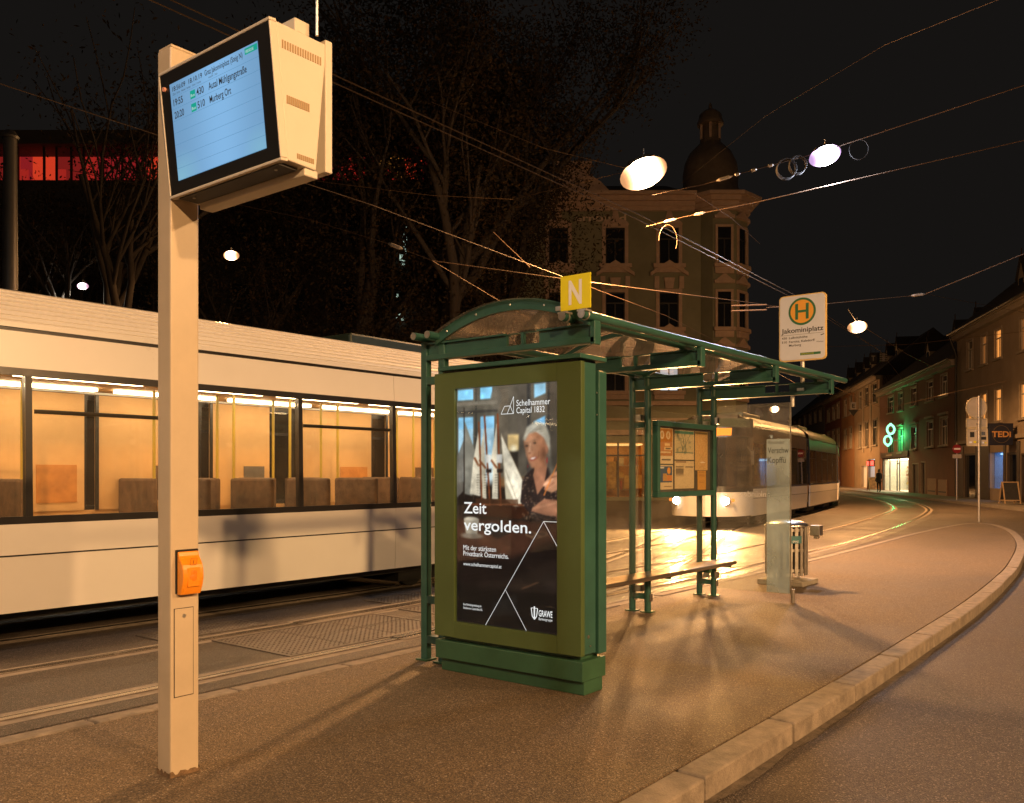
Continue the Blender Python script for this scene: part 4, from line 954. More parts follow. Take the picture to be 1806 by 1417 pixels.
        if lit:
            for k in range(nw):   # added amber panels stand in for the glow reflected in the far windows
                a = xs + ww * k; fy = (.13, .16) if mods[0][1] > 3 else (TW - .16, TW - .13)
                fw = (.80, .93, .62, .88)[k % 4]; fo = (.02, .03, .30, .05)[k % 4]
                fp = MB(xf).box(a + ww * fo, a + ww * (fo + fw), fy[0], fy[1], 1.05, 2.46).build("fill_panel", M_TINT, root)
                yy = fy[1] if mods[0][1] > 3 else fy[0] - .01
                MB(xf).box(a + ww * (fo + .06), a + ww * (fo + fw * .45), yy, yy + .01, 1.15, 1.60).build("dado", (M_SEAT, M_TINT2, M_TFLOOR)[k % 3], fp)
                MB(xf).box(a + ww * (fo + fw) - .03, a + ww * (fo + fw) + .01, yy, yy + .02, 1.05, 2.46).build("panel_edge", M_TRAMD, fp)
            lm = M_TLIGHTW if winmap == 'led' else M_TLIGHT
            for y in (.62, TW - .62):
                for k in range(nw): MB(xf).box(xs + ww * k + .12, xs + ww * (k + 1) - .12, y - .05, y + .05, 2.46, 2.495).build("ceiling_lamp", lm, root)
        rr = random.Random(17 + mi)
        x = xs + .5
        while x < xe - .7:
            for y0 in (.16, TW - .16 - .86):
                if rr.random() < .86:
                    st = MB(xf).box(x, x + .42, y0, y0 + .84, .72, .80).build("seat", M_SEAT, root, bevel=.035)
                    MB(xf).box(x + .42, x + .49, y0, y0 + .84, .72, 1.44).build("backrest", M_SEAT, st, bevel=.033)
                    MB(xf).cyl((x + .455, y0 + (.80 if y0 < 1 else .04), 1.40), (x + .455, y0 + (.80 if y0 < 1 else .04), 2.49), .018, 6).build("handrail", M_POLE, st)
            x += rr.choice((.82, .86, 1.5))
        # underframe
        MB(xf).box(xs + .2, xe - .2, .25, TW - .25, .12, .33).build("underframe", M_RUB, root)
        for bx in ((xs + 1.2) if mi else 2.6, xe - 2.6):
            bg_ = MB(xf).box(bx, bx + 1.9, .30, TW - .30, -.02, .30).build("bogie", M_RUB, root)
            for wx in (bx + .3, bx + 1.6):
                for wy in (.40, TW - .40): MB(xf).cyl((wx, wy - .05, .17), (wx, wy + .05, .17), .275, 16).build("wheel", M_RUB, bg_)
        # bellows to the next section
        if mi + 1 < len(mods):
            bl = MB(xf)
            for k in range(7):
                x = L - .26 + k * .09; r_ = .10 if k % 2 else .16; bl.box(x, x + .085, r_, TW - r_, .40, 2.82)
            bl.build("bellows", M_RUB, root)
        else:
            MB(xf).box(xe, xe + .12, .05, TW - .05, .25, 2.85).build("end_wall", bodym, root)
        # nose
        if mi == 0:
            def ring(z0, z1, r0, r1, m, nm, par=root, smooth=True, grow_=0.0):
                mb = MB(xf); A = [(x + r0 * (1 - x / 1.7) - grow_, y, z0) for x, y in PLAN]; B = [(x + r1 * (1 - x / 1.7) - grow_, y, z1) for x, y in PLAN]
                return mb.strip(A, B).build(nm, m, par, smooth=smooth, fix=False)
            ring(.25, .95, .05, .0, bodym, "nose_apron"); ring(.95, 1.12, .0, .03, M_TRAMD, "nose_trim")
            ws = ring(1.12, 2.55, .03, .42, M_TRAMGL if lit else M_WINDARK, "windscreen"); ring(2.55, 2.86, .42, .55, M_TRAMD if dest else upper, "nose_header")
            ring(2.86, 3.12, .55, .95, roofm, "nose_roof")
            MB(xf).poly([(x + .95 * (1 - x / 1.7), y, 3.12) for x, y in PLAN]).build("nose_cap", roofm, root, fix=False)
            MB(xf).box(.95, 1.0, .15, TW - .15, .5, 1.25).build("driver_desk", M_TRAMD, root)
            MB(xf).box(1.66, 1.70, .1, TW - .1, .4, 2.5).build("cab_partition", M_TINT if lit else M_TRAMD, root)
            if dest:
                dp = MB(xf); A, B = [], []
                for x, y in PLAN[3:8]: A.append((x + .45 * (1 - x / 1.7) - .025, y, 2.60)); B.append((x + .53 * (1 - x / 1.7) - .025, y, 2.82))
                dp.strip(A, B).build("destination_display", emis("orange_led", (1, .26, .03), 2.2), root, fix=False)
            for y in (.42, TW - .42):
                xx = .30
                h = MB(xf).cyl((xx + .04, y, .70), (xx - .06, y, .70), .13, 18).build("headlamp", M_STEEL, root)
                MB(xf).cyl((xx - .062, y, .70), (xx - .075, y, .70), .105, 18).build("lens", emis("headlamp_glow", (1, .95, .86), 90.0) if headlamp else emis("headlamp_dim", (1, .95, .86), .4), h)
                MB(xf).cyl((xx - .02, y + (.20 if y > 1 else -.20), .72), (xx - .02 + .05, y + (.20 if y > 1 else -.20), .72), .05, 10).build("marker_lamp", emis("marker_amber", (1, .25, .04), 2), h)
                if headlamp:
                    w = Vector(xf(xx - .16, y, .70)); tg = Vector(xf(-9.0, y, .05))
                    light('SPOT', w, headlamp, (1, .50, .17), root, .08, tg, math.radians(110), .8)
            MB(xf).bar((.17, TW / 2, 1.2), (.42, .55, 2.05), .025).build("wiper", M_RUB, root)
            for y in (-.16, TW + .16):
                MB(xf).box(1.0, 1.1, y - .05, y + .05, 1.75, 2.15).bar((1.05, y, 2.1), (1.2, .06 if y < 0 else TW - .06, 2.3), .03).build("mirror", M_RUB, root)
    return root
# white tram standing on the far track (nose towards the square)
tram("tram", "long white tram with warm lit windows on the track behind the platform",
     [((13.2, 9.75), math.pi, 14.5), ((-1.3 - .05, 9.75), math.pi, 9.0)], 'warm', True, 0, lit=True)
# second tram coming round the bend
A1 = math.radians(9.0); A2 = math.radians(11.5); A3 = math.radians(17.5)
o1 = Vector((23.3, 11.55)); o2 = o1 + Vector((math.cos(A1), math.sin(A1))) * 10.3; o3 = o2 + Vector((math.cos(A2), math.sin(A2))) * 9.3
tram("tram", "dark roofed tram with bright headlamps coming round the bend behind the shelter",
     [((o1.x, o1.y), A1, 10.2), ((o2.x, o2.y), A2, 9.2), ((o3.x, o3.y), A3, 8.5)], 'led', True, 4500, roofm=M_TRAMROOF, upper=M_TRAMD, lit=False)

# ================================================================== INFORMATION POLE
M_POLEC = mat("pole_paint", (.50, .41, .30), .40, var=.08, scale=3, bump=.05, bscale=12)
ip = thing("information_pole", "tall cream square pole carrying the departure display", "pole", (2.43, 4.055, 0))
MB().box(2.355, 2.51, 3.995, 4.115, -.02, 3.60).build("post", M_POLEC, ip, bevel=.008)
MB().box(2.36, 2.505, 4.0, 4.11, 3.601, 3.612).build("cap", M_POLEC, ip)
MB().box(2.372, 2.478, 3.9925, 3.9965, .393, .832).build("door_gap", M_PRINTBLACK, ip)
MB().box(2.375, 2.475, 3.9905, 3.9955, .396, .829).build("access_door", M_POLEC, ip, bevel=.002)
MB().cyl((2.425, 3.989, .792), (2.425, 3.9915, .792), .010, 12).build("lock", M_STEEL, ip)
gm = MB(); rr = random.Random(2)
ring = [(2.352, 3.992), (2.513, 3.992), (2.513, 4.118), (2.352, 4.118)]
for k in range(4):
    (a, b), (c, d) = ring[k], ring[(k + 1) % 4]; A, B = [], []
    for i in range(13): q = i / 12; A.append((a + (c - a) * q, b + (d - b) * q, .001)); B.append((a + (c - a) * q, b + (d - b) * q, .012 + rr.uniform(0, .022)))
    gm.strip(A, B)
gm.build("flaked_base", mat("flaked_paint_rust", (.16, .10, .055), .9, var=.5, scale=40), ip, fix=False)

# orange touch box for announcements
M_ORANGE = mat("orange_plastic", (.83, .28, .015), .26, var=.04, coat=.5)
tb_ = thing("request_button", "glossy orange push-button box fixed to the cream pole", "button box", (2.44, 3.99, .91))
MB().box(2.378, 2.502, 3.986, 3.9945, .905, 1.122).build("back_plate", M_BLACK, tb_, bevel=.006)
prof = []
for k in range(11):
    q = k / 10; prof.append((.9 + .212 * q, .030 + .028 * math.sin(math.pi * min(1, q * 1.12)) - .018 * max(0, q - .7) / .3))
P0 = [(2.384, 3.986, z) for z, y in prof] + [(2.384, 3.986 - y, z) for z, y in reversed(prof)]
MB().prism(P0, (.112, 0, 0)).build("housing", M_ORANGE, tb_, bevel=.005)
MB().prism([(2.408, 3.9305, .94), (2.408, 3.9265, .97), (2.408, 3.9265, 1.03), (2.408, 3.9295, 1.036), (2.408, 3.94, 1.03), (2.408, 3.94, .94)], (.066, 0, 0)).build("push_plate", M_ORANGE, tb_, bevel=.003)
text("i", None, (2.441, 3.9400, 1.055), (1, 0, 0), (0, -.25, 1), mat("engraved_print", (.25, .06, .01), .5, var=0), tb_, size=.030, align='C', bold=.02, lift=.006)
mbk = MB(); U_, V_ = (1, 0, 0), (0, -.25, 1)
for p_, q_ in (((-.017, -.006), (.017, -.006)), ((.017, -.006), (.017, .028)), ((.017, .028), (-.017, .028)), ((-.017, .028), (-.017, -.006))): line(mbk, (2.441, 3.9400, 1.055), U_, V_, p_, q_, .0022, .006)
mbk.build("icon_frame", MATS["engraved_print"], tb_, fix=False)
hnd = MB().ell((2.441, 3.9262, .985), .016, .0015, .017, 12, 6)
for k in range(4): hnd.ell((2.428 + k * .0085, 3.9262, 1.008 + (.003 if k in (1, 2) else 0)), .0038, .0013, .013, 8, 5)
hnd.ell((2.421, 3.9262, .987), .005, .0013, .011, 8, 5).build("hand_emblem", mat("orange_relief", (.70, .20, .01), .4, var=0), tb_)

# departure display: a wedge-shaped housing whose glass leans down towards the waiting passengers
KD = 1.0197
def kd(x, y, z): return Vector((x * KD, y * KD, EYE + (z - EYE) * KD))
TL, TR_, BR, BL = kd(2.25, 3.913, 3.392), kd(2.25, 3.060, 3.392), kd(2.310, 3.060, 2.824), kd(2.310, 3.913, 2.824)
RTL, RTR, RBR, RBL = kd(2.552, 3.913, 3.395), kd(2.552, 3.060, 3.395), kd(2.494, 3.060, 2.822), kd(2.494, 3.913, 2.822)
dp = thing("departure_display", "cream cased electronic departure board with a pale blue lit screen", "display", (2.45, 3.55, 2.88))
ND = (TR_ - TL).cross(BL - TL).normalized() * -1
if ND.x > 0: ND = -ND
XD = (TR_ - TL).normalized(); YD = (TL - BL).normalized(); DW, DH = (TR_ - TL).length, (TL - BL).length
off = -ND
MB().hexa([BL + off * .03, BR + off * .03, RBR, RBL, TL + off * .03, TR_ + off * .03, RTR, RTL]).build("casing", M_CREAM, dp, bevel=.006)
fr = MB()
def fpt(u, v, n=0.0): return BL + XD * (u * DW) + YD * (v * DH) + ND * n
def fbar(mb, u0, u1, v0, v1, n0, n1): mb.hexa([fpt(u0, v0, n0), fpt(u1, v0, n0), fpt(u1, v1, n0), fpt(u0, v1, n0), fpt(u0, v0, n1), fpt(u1, v0, n1), fpt(u1, v1, n1), fpt(u0, v1, n1)]); return mb
fbar(fbar(fbar(fbar(fr, -.004, 1.004, -.012, .012, -.032, .006), -.004, 1.004, .988, 1.012, -.032, .006), -.004, .006, .012, .988, -.032, .006), .994, 1.004, .012, .988, -.032, .006).build("edge_frame", M_CREAM, dp, bevel=.004)
fbar(MB(), .006, .994, .012, .988, -.025, .002).build("bezel", M_BLACK, dp)
pn = Paint(120, 90, (128, 178, 222))
pn.im = pn.im * (0.90 + .16 * np.exp(-((pn.X - .55) / .33) ** 2)[..., None]) ; pn.ell(.05, .97, .25, .3, (150, 215, 225), .45, .9); pn.ell(.95, .97, .2, .25, (150, 215, 225), .35, .9)
S0 = fpt(.095, .885, .0035); sw, sh = DW * .80, DH * .775
scr = canvas("screen", pn.im, S0, XD * sw, -YD * sh, attr_mat("display_screen", .92, .5), dp)
def st(body, u, v, w, h, bold=.0, m=None): text(body, w * sw, S0 + XD * (u * sw) - YD * (v * sh), XD, YD, m or M_PRINTBLACK, scr, height=h * sh, bold=bold, lift=.001)
st("18:56:09", .03, .085, .16, .050, .008); st("18.10.19", .23, .085, .16, .050, .008); st("Graz Jakominiplatz (Steig N)", .42, .085, .42, .056, .008)
st("Zeit / time   heute / today   Linie / route", .03, .125, .34, .022); st("nach / to", .46, .125, .10, .022)
st("19:55", .03, .235, .115, .072, .01); st("430", .31, .235, .085, .072, .01); st("Autal Mühlgangstraße", .45, .235, .42, .072, .01)
st("20:20", .03, .365, .115, .072, .01); st("510", .31, .365, .085, .072, .01); st("Murberg Ort", .45, .365, .24, .072, .01)
M_TEAL = emis("screen_teal", lin((30, 160, 140)), 1.0, False); M_RULE = emis("screen_rule", lin((92, 140, 178)), 1.0, False)
bx = MB()
for v in (.245, .375): rect(bx, S0 + XD * (.235 * sw) - YD * (v * sh), XD, YD, 0, .06 * sw, 0, .082 * sh, .0008)
rect(bx, S0 + XD * (.865 * sw) - YD * (.075 * sh), XD, YD, 0, .13 * sw, 0, .058 * sh, .0008); bx.build("line_symbol", M_TEAL, scr, fix=False)
M_TXW = emis("screen_white", (.55, .75, .72), 1.0, False)
text("VERBUNDLINIE", .085 * sw, S0 + XD * (.872 * sw) - YD * (.063 * sh), XD, YD, M_TXW, scr, height=.030 * sh, lift=.0014)
for v in (.235, .365): text("Bus", .046 * sw, S0 + XD * (.242 * sw) - YD * ((v - .01) * sh), XD, YD, M_TXW, scr, height=.030 * sh, lift=.0014)
ru = MB()
for k in range(8): rect(ru, S0 - YD * ((.145 + k * .122) * sh), XD, YD, 0, sw, 0, .0035 * sh, .0006)
ru.build("rule", M_RULE, scr, fix=False)
MB().cyl(fpt(.045, .865, .002), fpt(.045, .865, .012), .011, 12).build("sensor", mat("sensor_pink", (.85, .42, .32), .2, var=0), dp)
SU = (RTR - TR_).normalized(); SZ = Vector((0, 0, 1)); sn = Vector((0, -1, 0))
def slots(x0, x1, z, h, n):
    vn = MB()
    for k in range(n):
        x = x0 + (x1 - x0) * k / (n - 1); y = BR.y - .0008; vn.box(x - .0035, x + .0035, y - .002, y + .002, z - h / 2, z + h / 2)
    tag(vn.build("vent_slots", mat("slot_shadow", (.36, .26, .15), .9, var=0), dp), kind="stuff")
slots(2.36, 2.565, 3.345, .035, 16); slots(2.385, 2.50, 3.115, .035, 12); slots(2.44, 2.525, 2.885, .022, 9)
MB().box(RTR.x - .012, RTR.x + .028, RTR.y - .006, RTL.y + .004, 2.855, 3.452).build("rear_frame", M_CREAM, dp, bevel=.005)
MB().box(2.37, 2.47, 3.16, 3.94, 2.838, 2.8485).build("bottom_slot", M_PRINTBLACK, dp)
MB().box(2.485, 2.56, 3.13, 3.95, 2.815, 2.852).build("cable_tray", M_CREAM, dp, bevel=.006)
for y in (3.22, 3.86): MB().cyl((2.40, y, 2.833), (2.40, y, 2.840), .008, 8).build("screw", M_STEEL, dp)
MB().box(2.44, 2.52, 3.14, 3.30, 3.441, 3.50).build("aerial_box", M_CREAM, dp, bevel=.004)
MB().cyl((2.53, 3.10, 3.44), (2.53, 3.10, 3.72), .007, 8).build("aerial", M_STEEL, dp)

# ================================================================== SHELTER
FR = [5.14, 6.76, 8.38, 10.0]; VF, VB = 4.75, 4.94
sh = thing("tram_shelter", "green steel waiting shelter with curved glazed roof and glass walls", "shelter", (7.6, 4.4, 0))
VT = [4.92, 4.77, 3.49, 3.33]
def arch_pt(v):  # roof vault between the inner rear rail and the outer front rail
    c = (4.77 + 3.33) / 2; hw = (4.77 - 3.33) / 2; q = (v - c) / hw; return 2.585 + .185 * (1 - q * q)
for i, u in enumerate(FR):
    for v in (VF, VB):
        ztop = 2.55
        pb = MB()
        if i == 0: pb.box(u - .03, u + .03, v - .032, v + .032, 0, ztop)
        else: pb.tube([(u, v, 0), (u, v, ztop)], .036, 14)
        ps = pb.build("post", M_GREEN, sh, smooth='auto' if i else False, bevel=.006 if i == 0 else 0)
        MB().box(u - .06, u + .06, v - .06, v + .06, .001, .012).build("foot_plate", M_DGREEN, ps)
        MB().box(u - .02, u + .02, v - .05, v - .038, .12, .20).build("clamp", M_STEEL, ps) if i else None
    for z in (2.24, .49, .17) if i == 0 else (2.24, 2.02, .17): MB().box(u - .028, u + .028, VF + .03, VB - .03, z - .03, z + .03).build("rung", M_GREEN, sh)
    if i == 0:
        for z in (2.24, .49, .17): MB().box(u - .024, u + .024, 4.622, VF - .033, z - .026, z + .026).build("rung", M_GREEN, sh)
    # cantilever beam
    bmn = sh
    MB().box(u - .04, u + .04, 3.31, VB - .037, 2.40, 2.442).build("beam_chord", M_GREEN, bmn, bevel=.004)
    MB().box(u - .012, u + .012, 4.10, VB - .04, 2.444, 2.525).box(u - .04, u + .04, 4.10, VB - .04, 2.525, 2.537).build("beam_web", M_GREEN, bmn)
    MB().box(u - .012, u + .012, 3.345, 3.80, 2.444, 2.525).box(u - .04, u + .04, 3.345, 3.80, 2.525, 2.537).build("beam_web", M_GREEN, bmn)
    MB().box(u - .04, u + .04, 3.305, 3.343, 2.39, 2.55).build("beam_end", M_GREEN, bmn, bevel=.004)
    MB().box(u - .014, u + .014, 3.94, 3.965, 2.444, 2.535).build("beam_strut", M_GREEN, bmn)
    MB().box(u - .01, u + .01, 3.80, 4.10, 2.528, 2.536).build("beam_tie", M_GREEN, bmn)
    # arched rib
    N = 22; vs = [4.78 + (3.34 - 4.78) * k / N for k in range(N + 1)]; hgt = .070
    ah = MB()
    if i == 0: A = [(u - .06, v, arch_pt(v) + .012) for v in vs]; B = [(u - .06, v, arch_pt(v) - hgt) for v in vs]; dx = .03
    else: A = [(u - .02, v, arch_pt(v) - .014) for v in vs]; B = [(u - .02, v, arch_pt(v) - hgt + .02) for v in vs]; dx = .04
    for k in range(N): ah.hexa([B[k], (B[k][0] + dx, *B[k][1:]), (B[k + 1][0] + dx, *B[k + 1][1:]), B[k + 1], A[k], (A[k][0] + dx, *A[k][1:]), (A[k + 1][0] + dx, *A[k + 1][1:]), A[k + 1]])
    rb = ah.build("arch_rib", M_GREEN, sh)
    if i == 0:
        for v in (4.66, 4.36, 4.03, 3.72): MB().ell((u - .062, v, arch_pt(v) - .03), .006, .009, .009, 8, 5).build("bolt", M_STEEL, rb)
for v in VT:
    z = 2.58
    rl = MB().tube([(4.975, v, z), (10.50, v, z)], .031, 16).build("roof_rail", M_GREEN, sh, smooth='auto')
    MB().cyl((4.970, v, z), (4.976, v, z), .029, 16).build("end_cap", M_STEEL, rl); MB().cyl((10.499, v, z), (10.505, v, z), .029, 16).build("end_cap", M_STEEL, rl)
    for u in FR: MB().box(u - .035, u + .035, v - .02, v + .02, 2.536, 2.556).build("rail_bracket", M_GREEN, sh)
# roof glazing, one sheet per bay
edges = [5.02, 6.76, 8.38, 10.0, 10.48]
for k in range(4):
    mb = MB(); vs = [4.77 + (3.33 - 4.77) * q / 18 for q in range(19)]
    mb.strip([(edges[k] + .006, v, arch_pt(v) + .004) for v in vs], [(edges[k + 1] - .006, v, arch_pt(v) + .004) for v in vs])
    mb.build("roof_pane", M_ROOFGL, sh, smooth=True, fix=False)
for u in FR[1:3]:
    mb = MB(); vs = [4.76 + (3.34 - 4.76) * q / 18 for q in range(19)]
    mb.strip([(u - .03, v, arch_pt(v) + .012) for v in vs], [(u + .03, v, arch_pt(v) + .012) for v in vs]); mb.build("glazing_bar", M_GREEN, sh, fix=False)
tp = MB(); vs = [4.72 + (3.40 - 4.72) * q / 18 for q in range(19)]
tp.poly([(5.10, v, arch_pt(v) - .03) for v in vs] + [(5.10, 3.40, 2.545), (5.10, 4.72, 2.545)]); tp.build("gable_pane", M_ROOFGL, sh, fix=False)
# glass walls
for k in range(3):
    a, b = FR[k] + .05, FR[k + 1] - .05
    if k == 0: a += .12
    pn_ = MB().box(a, b, 4.838, 4.848, .17, 2.20).build("wall_pane", M_GLASS, sh)
    for uu in (a - .015, b + .015):
        for z in (.26, 2.10): MB().box(uu - .03, uu + .03, 4.80, 4.86, z - .035, z + .035).build("glass_clamp", M_STEEL, pn_)
ep = MB().box(10.00, 10.012, 3.80, 4.70, .10, 2.32).build("end_pane", M_GLASS, sh)
for z in (.26, 2.14): MB().box(9.975, 10.035, 4.69, 4.76, z - .04, z + .04).build("glass_clamp", M_STEEL, ep)
MB().cyl((10.006, 3.765, 0), (10.006, 3.765, .16), .026, 14).build("stub_post", M_STEEL, ep); MB().cyl((10.006, 3.765, 2.27), (10.006, 3.765, 2.395), .026, 14).build("stub_post", M_STEEL, ep)
MB().box(10.0, 10.013, 3.785, 3.7995, .10, 2.32).build("edge_strip", M_GALV, ep)
# translucent bill on the end pane
M_FILM = glass("pale_blue_film", (.72, .78, .80), .05, .24, (.66, .78, .86), .3, 2)
MB().box(9.994, 9.998, 3.80, 4.075, .105, 1.90).build("bill", M_FILM, ep)
M_GREYP = mat("grey_print", (.10, .11, .12), .6, var=0)
for body, z, w, h in (("Verschw", 1.735, .25, .072), ("Kopffü", 1.62, .215, .075), ("Alexander", 1.842, .20, .045)):
    text(body, w, (9.993, 4.06, z), (0, -1, 0), (0, 0, 1), M_PRINTBLACK if z < 1.8 else M_GREYP, ep, height=h, lift=.001)
text("ankünder", .36, (9.999, 4.40, 1.22), (0, -1, 0), (0, 0, 1), M_WHITE, ep, height=.075, lift=.002, mirror=True)
text("ankünder", .42, (7.02, 4.836, 1.19), (1, 0, 0), (0, 0, 1), M_WHITE, sh, height=.085, lift=.002)
# bench
bn = MB(); sl = []
for k in range(5):
    v0 = 4.455 + k * .052; MB().box(5.32, 9.93, v0, v0 + .046, .432, .452).build("seat_slat", mat("bench_steel", (.42, .34, .27), .30, .9, var=.2, scale=5, stretch=(.3, 6, 6)), sh, bevel=.005)
MB().tube([(5.32, 4.445, .432), (9.93, 4.445, .432)], .024, 10).build("bench_front_rail", MATS["bench_steel"], sh, smooth='auto')
for u in FR[1:]:
    uu = u - .10 if u > 9.9 else u
    MB().box(uu - .025, uu + .025, 4.48, 4.716, .375, .431).build("bench_bracket", M_DGREEN, sh)
MB().box(9.30, 9.36, 4.47, 4.714, .36, .431).build("bench_bracket", M_DGREEN, sh)

# timetable case between the last two posts
tc_ = thing("timetable_case", "green framed glazed case full of timetables and maps in the shelter", "notice case", (9.2, 4.70, 1.24))
u0, u1, z0, z1, vv = 8.47, 9.90, 1.235, 2.075, 4.675
MB().box(u0, u1, vv, vv + .07, z0, z0 + .06).build("frame_rail", M_GREEN, tc_, bevel=.006); MB().box(u0, u1, vv, vv + .07, z1 - .06, z1).build("frame_rail", M_GREEN, tc_, bevel=.006)
MB().box(u0, u0 + .06, vv, vv + .07, z0 + .06, z1 - .06).build("frame_stile", M_GREEN, tc_, bevel=.006); MB().box(u1 - .06, u1, vv, vv + .07, z0 + .06, z1 - .06).build("frame_stile", M_GREEN, tc_, bevel=.006)
MB().box(u0 + .06, u1 - .06, vv + .045, vv + .069, z0 + .06, z1 - .06).build("back_board", mat("case_back", (.09, .075, .055), .7, var=.1), tc_)
def paper(a, b, c, d, kind, label=None):
    P = Paint(44, max(20, int(44 * (d - c) / (b - a))), (228, 205, 165)); rr = random.Random(hash((a, c)) % 1000 + 5)
    if kind == 'poster':
        P.rect(.04, .03, .96, .78, (186, 122, 40))
        for cx2 in (.28, .68): P.ell(cx2, .20, .15, .13, (240, 235, 220), .9); P.ell(cx2, .20, .09, .09, (186, 130, 60), .8)
        P.rect(.45, .42, .78, .50, (235, 200, 140)); P.rect(.42, .53, .92, .61, (235, 200, 140)); P.rect(.5, .555, .84, .585, (90, 60, 20)); P.rect(.08, .66, .85, .70, (225, 200, 160))
        P.rect(.25, .86, .85, .90, (90, 70, 50))
    elif kind == 'map':
        P.rect(.03, .03, .97, .13, (70, 135, 120)); P.rect(.04, .14, .96, .76, (205, 190, 150))
        for k in range(26):
            x, y = rr.uniform(.05, .9), rr.uniform(.2, .7); P.rect(x, y, x + rr.uniform(.03, .14), y + rr.uniform(.02, .10), (150, 150, 125), .8)
        for k in range(5): P.line((rr.uniform(.05, .9), .16), (rr.uniform(.05, .9), .74), .02, (110, 120, 105))
        P.rect(.05, .74, .96, .76, (80, 120, 110))
    elif kind == 'table':
        P.rect(.06, .05, .6, .08, (110, 60, 40)); P.rect(.06, .20, .46, .235, (60, 50, 40)); P.rect(.54, .22, .95, .25, (60, 50, 40))
        for k in range(11): P.rect(.06, .29 + k * .035, .46, .30 + k * .035, (125, 110, 90), .9); P.rect(.54, .31 + k * .035, .95, .32 + k * .035, (125, 110, 90), .9)
    elif kind == 'blue':
        P.rect(.04, .05, .93, .70, (52, 82, 118)); P.rect(.35, .35, .60, .66, (200, 150, 70)); P.ell(.72, .24, .13, .16, (240, 160, 30)); P.rect(.6, .40, .93, .66, (220, 140, 60)); P.rect(.08, .10, .4, .15, (220, 220, 220))
        P.rect(.4, .84, .9, .88, (120, 90, 60))
    elif kind == 'net':
        P.im[:] = (222, 182, 120); P.rect(.03, .02, .97, .075, (110, 90, 40))
        for k in range(22): P.line((rr.random(), rr.random()), (rr.random(), rr.random()), .012, rr.choice([(190, 140, 80), (170, 150, 90), (200, 120, 70)]), .7)
        P.ell(.6, .79, .2, .018, (255, 250, 240))
    else:
        P.im[:] = (222, 165, 80); P.rect(.15, .06, .8, .09, (80, 60, 30))
        for k in range(7): P.rect(.15, .18 + k * .07, .85, .195 + k * .07, (170, 120, 60))
    P.noise(.03)
    canvas("paper", P.im, (a, vv + .040 - (.003 if kind == 'net' else 0), d), (b - a, 0, 0), (0, 0, c - d), M_PRINT, tc_)
W_, X0, X1 = z1 - z0, u0 + .07, u1 - .07
def uu_(q): return X0 + (X1 - X0) * q
paper(uu_(.0), uu_(.27), z0 + .37, z1 - .075, 'poster'); paper(uu_(.0), uu_(.27), z0 + .085, z0 + .355, 'blue')
paper(uu_(.30), uu_(.67), z0 + .42, z1 - .085, 'map'); paper(uu_(.30), uu_(.67), z0 + .09, z0 + .405, 'table')
paper(uu_(.685), uu_(.94), z0 + .30, z1 - .085, 'net'); paper(uu_(.74), uu_(.91), z0 + .07, z0 + .295, 'yellow')
MB().box(u0 + .06, u1 - .06, vv + .012, vv + .018, z0 + .06, z1 - .06).build("glass_door", M_PANE, tc_)

# N stop sign on the front rails
ns = thing("platform_sign", "square yellow plate with a white letter N clamped on the roof rails", "sign", (4.98, 3.38, 2.61))
M_YEL = mat("yellow_sign", (.72, .66, .004), .45, var=.03)
MB().box(4.972, 4.980, 3.255, 3.50, 2.615, 2.852).build("plate", M_YEL, ns)
text("N", .108, (4.972, 3.378, 2.655), (0, -1, 0), (0, 0, 1), M_WHITE, ns, height=.165, align='C', bold=.03)
for v in (3.33, 3.49):
    c_ = MB().box(4.985, 5.03, v - .012, v + .012, 2.61, 2.64).box(4.972, 5.05, v - .036, v + .036, 2.600, 2.612).build("clamp", M_GALV, ns)
    MB().torus((5.02, v, 2.58), (1, 0, 0), .034, .005, 20, 6).build("hose_clip", M_GALV, c_)
    MB().box(4.981, 4.995, v - .03 if v > 3.4 else v - .06, v + .06 if v > 3.4 else v + .03, 2.625, 2.655).build("bracket", M_GALV, c_)

# H stop sign
hs = thing("stop_sign", "white bus stop sign with green H in an orange disc reading Jakominiplatz", "sign", (10.0, 3.68, 2.40))
MB().tube([(10.03, 3.66, 2.445), (10.03, 3.66, 3.10)], .024, 12).build("pole", M_GALV, hs, smooth='auto')
MB().box(9.955, 10.06, 3.62, 3.70, 2.443, 2.475).build("base_clamp", M_STEEL, hs)
def rrect(y0, y1, z0, z1, r, x, n=6):
    pts = []
    for cy, cz, a0 in ((y1 - r, z1 - r, 0), (y0 + r, z1 - r, 90), (y0 + r, z0 + r, 180), (y1 - r, z0 + r, 270)):
        for k in range(n + 1): a = math.radians(a0 + 90 * k / n); pts.append((x, cy + r * math.cos(a), cz + r * math.sin(a)))
    return pts
MB().prism(rrect(3.376, 3.92, 2.79, 3.55, .05, 9.985), (.03, 0, 0)).build("edge_frame", mat("sign_edge_yellow", (.75, .52, .18), .4, var=.06), hs)
MB().prism(rrect(3.388, 3.908, 2.805, 3.538, .042, 9.981), (.004, 0, 0)).build("face", mat("sign_face", (.70, .72, .80), .4, var=.03), hs)
cyy, czz = 3.648, 3.355
MB().cyl((9.979, cyy, czz), (9.9811, cyy, czz), .158, 40).build("green_disc", mat("stop_green", (.030, .16, .05), .45, var=0), hs)
MB().cyl((9.9775, cyy, czz), (9.979, cyy, czz), .133, 40).build("orange_disc", mat("stop_orange", (.86, .40, .03), .45, var=0), hs)
MB().box(9.976, 9.9774, cyy + .045, cyy + .078, czz - .09, czz + .09).box(9.976, 9.9774, cyy - .078, cyy - .045, czz - .09, czz + .09).box(9.976, 9.9774, cyy - .045, cyy + .045, czz - .012, czz + .016).build("letter_h", MATS["stop_green"], hs)
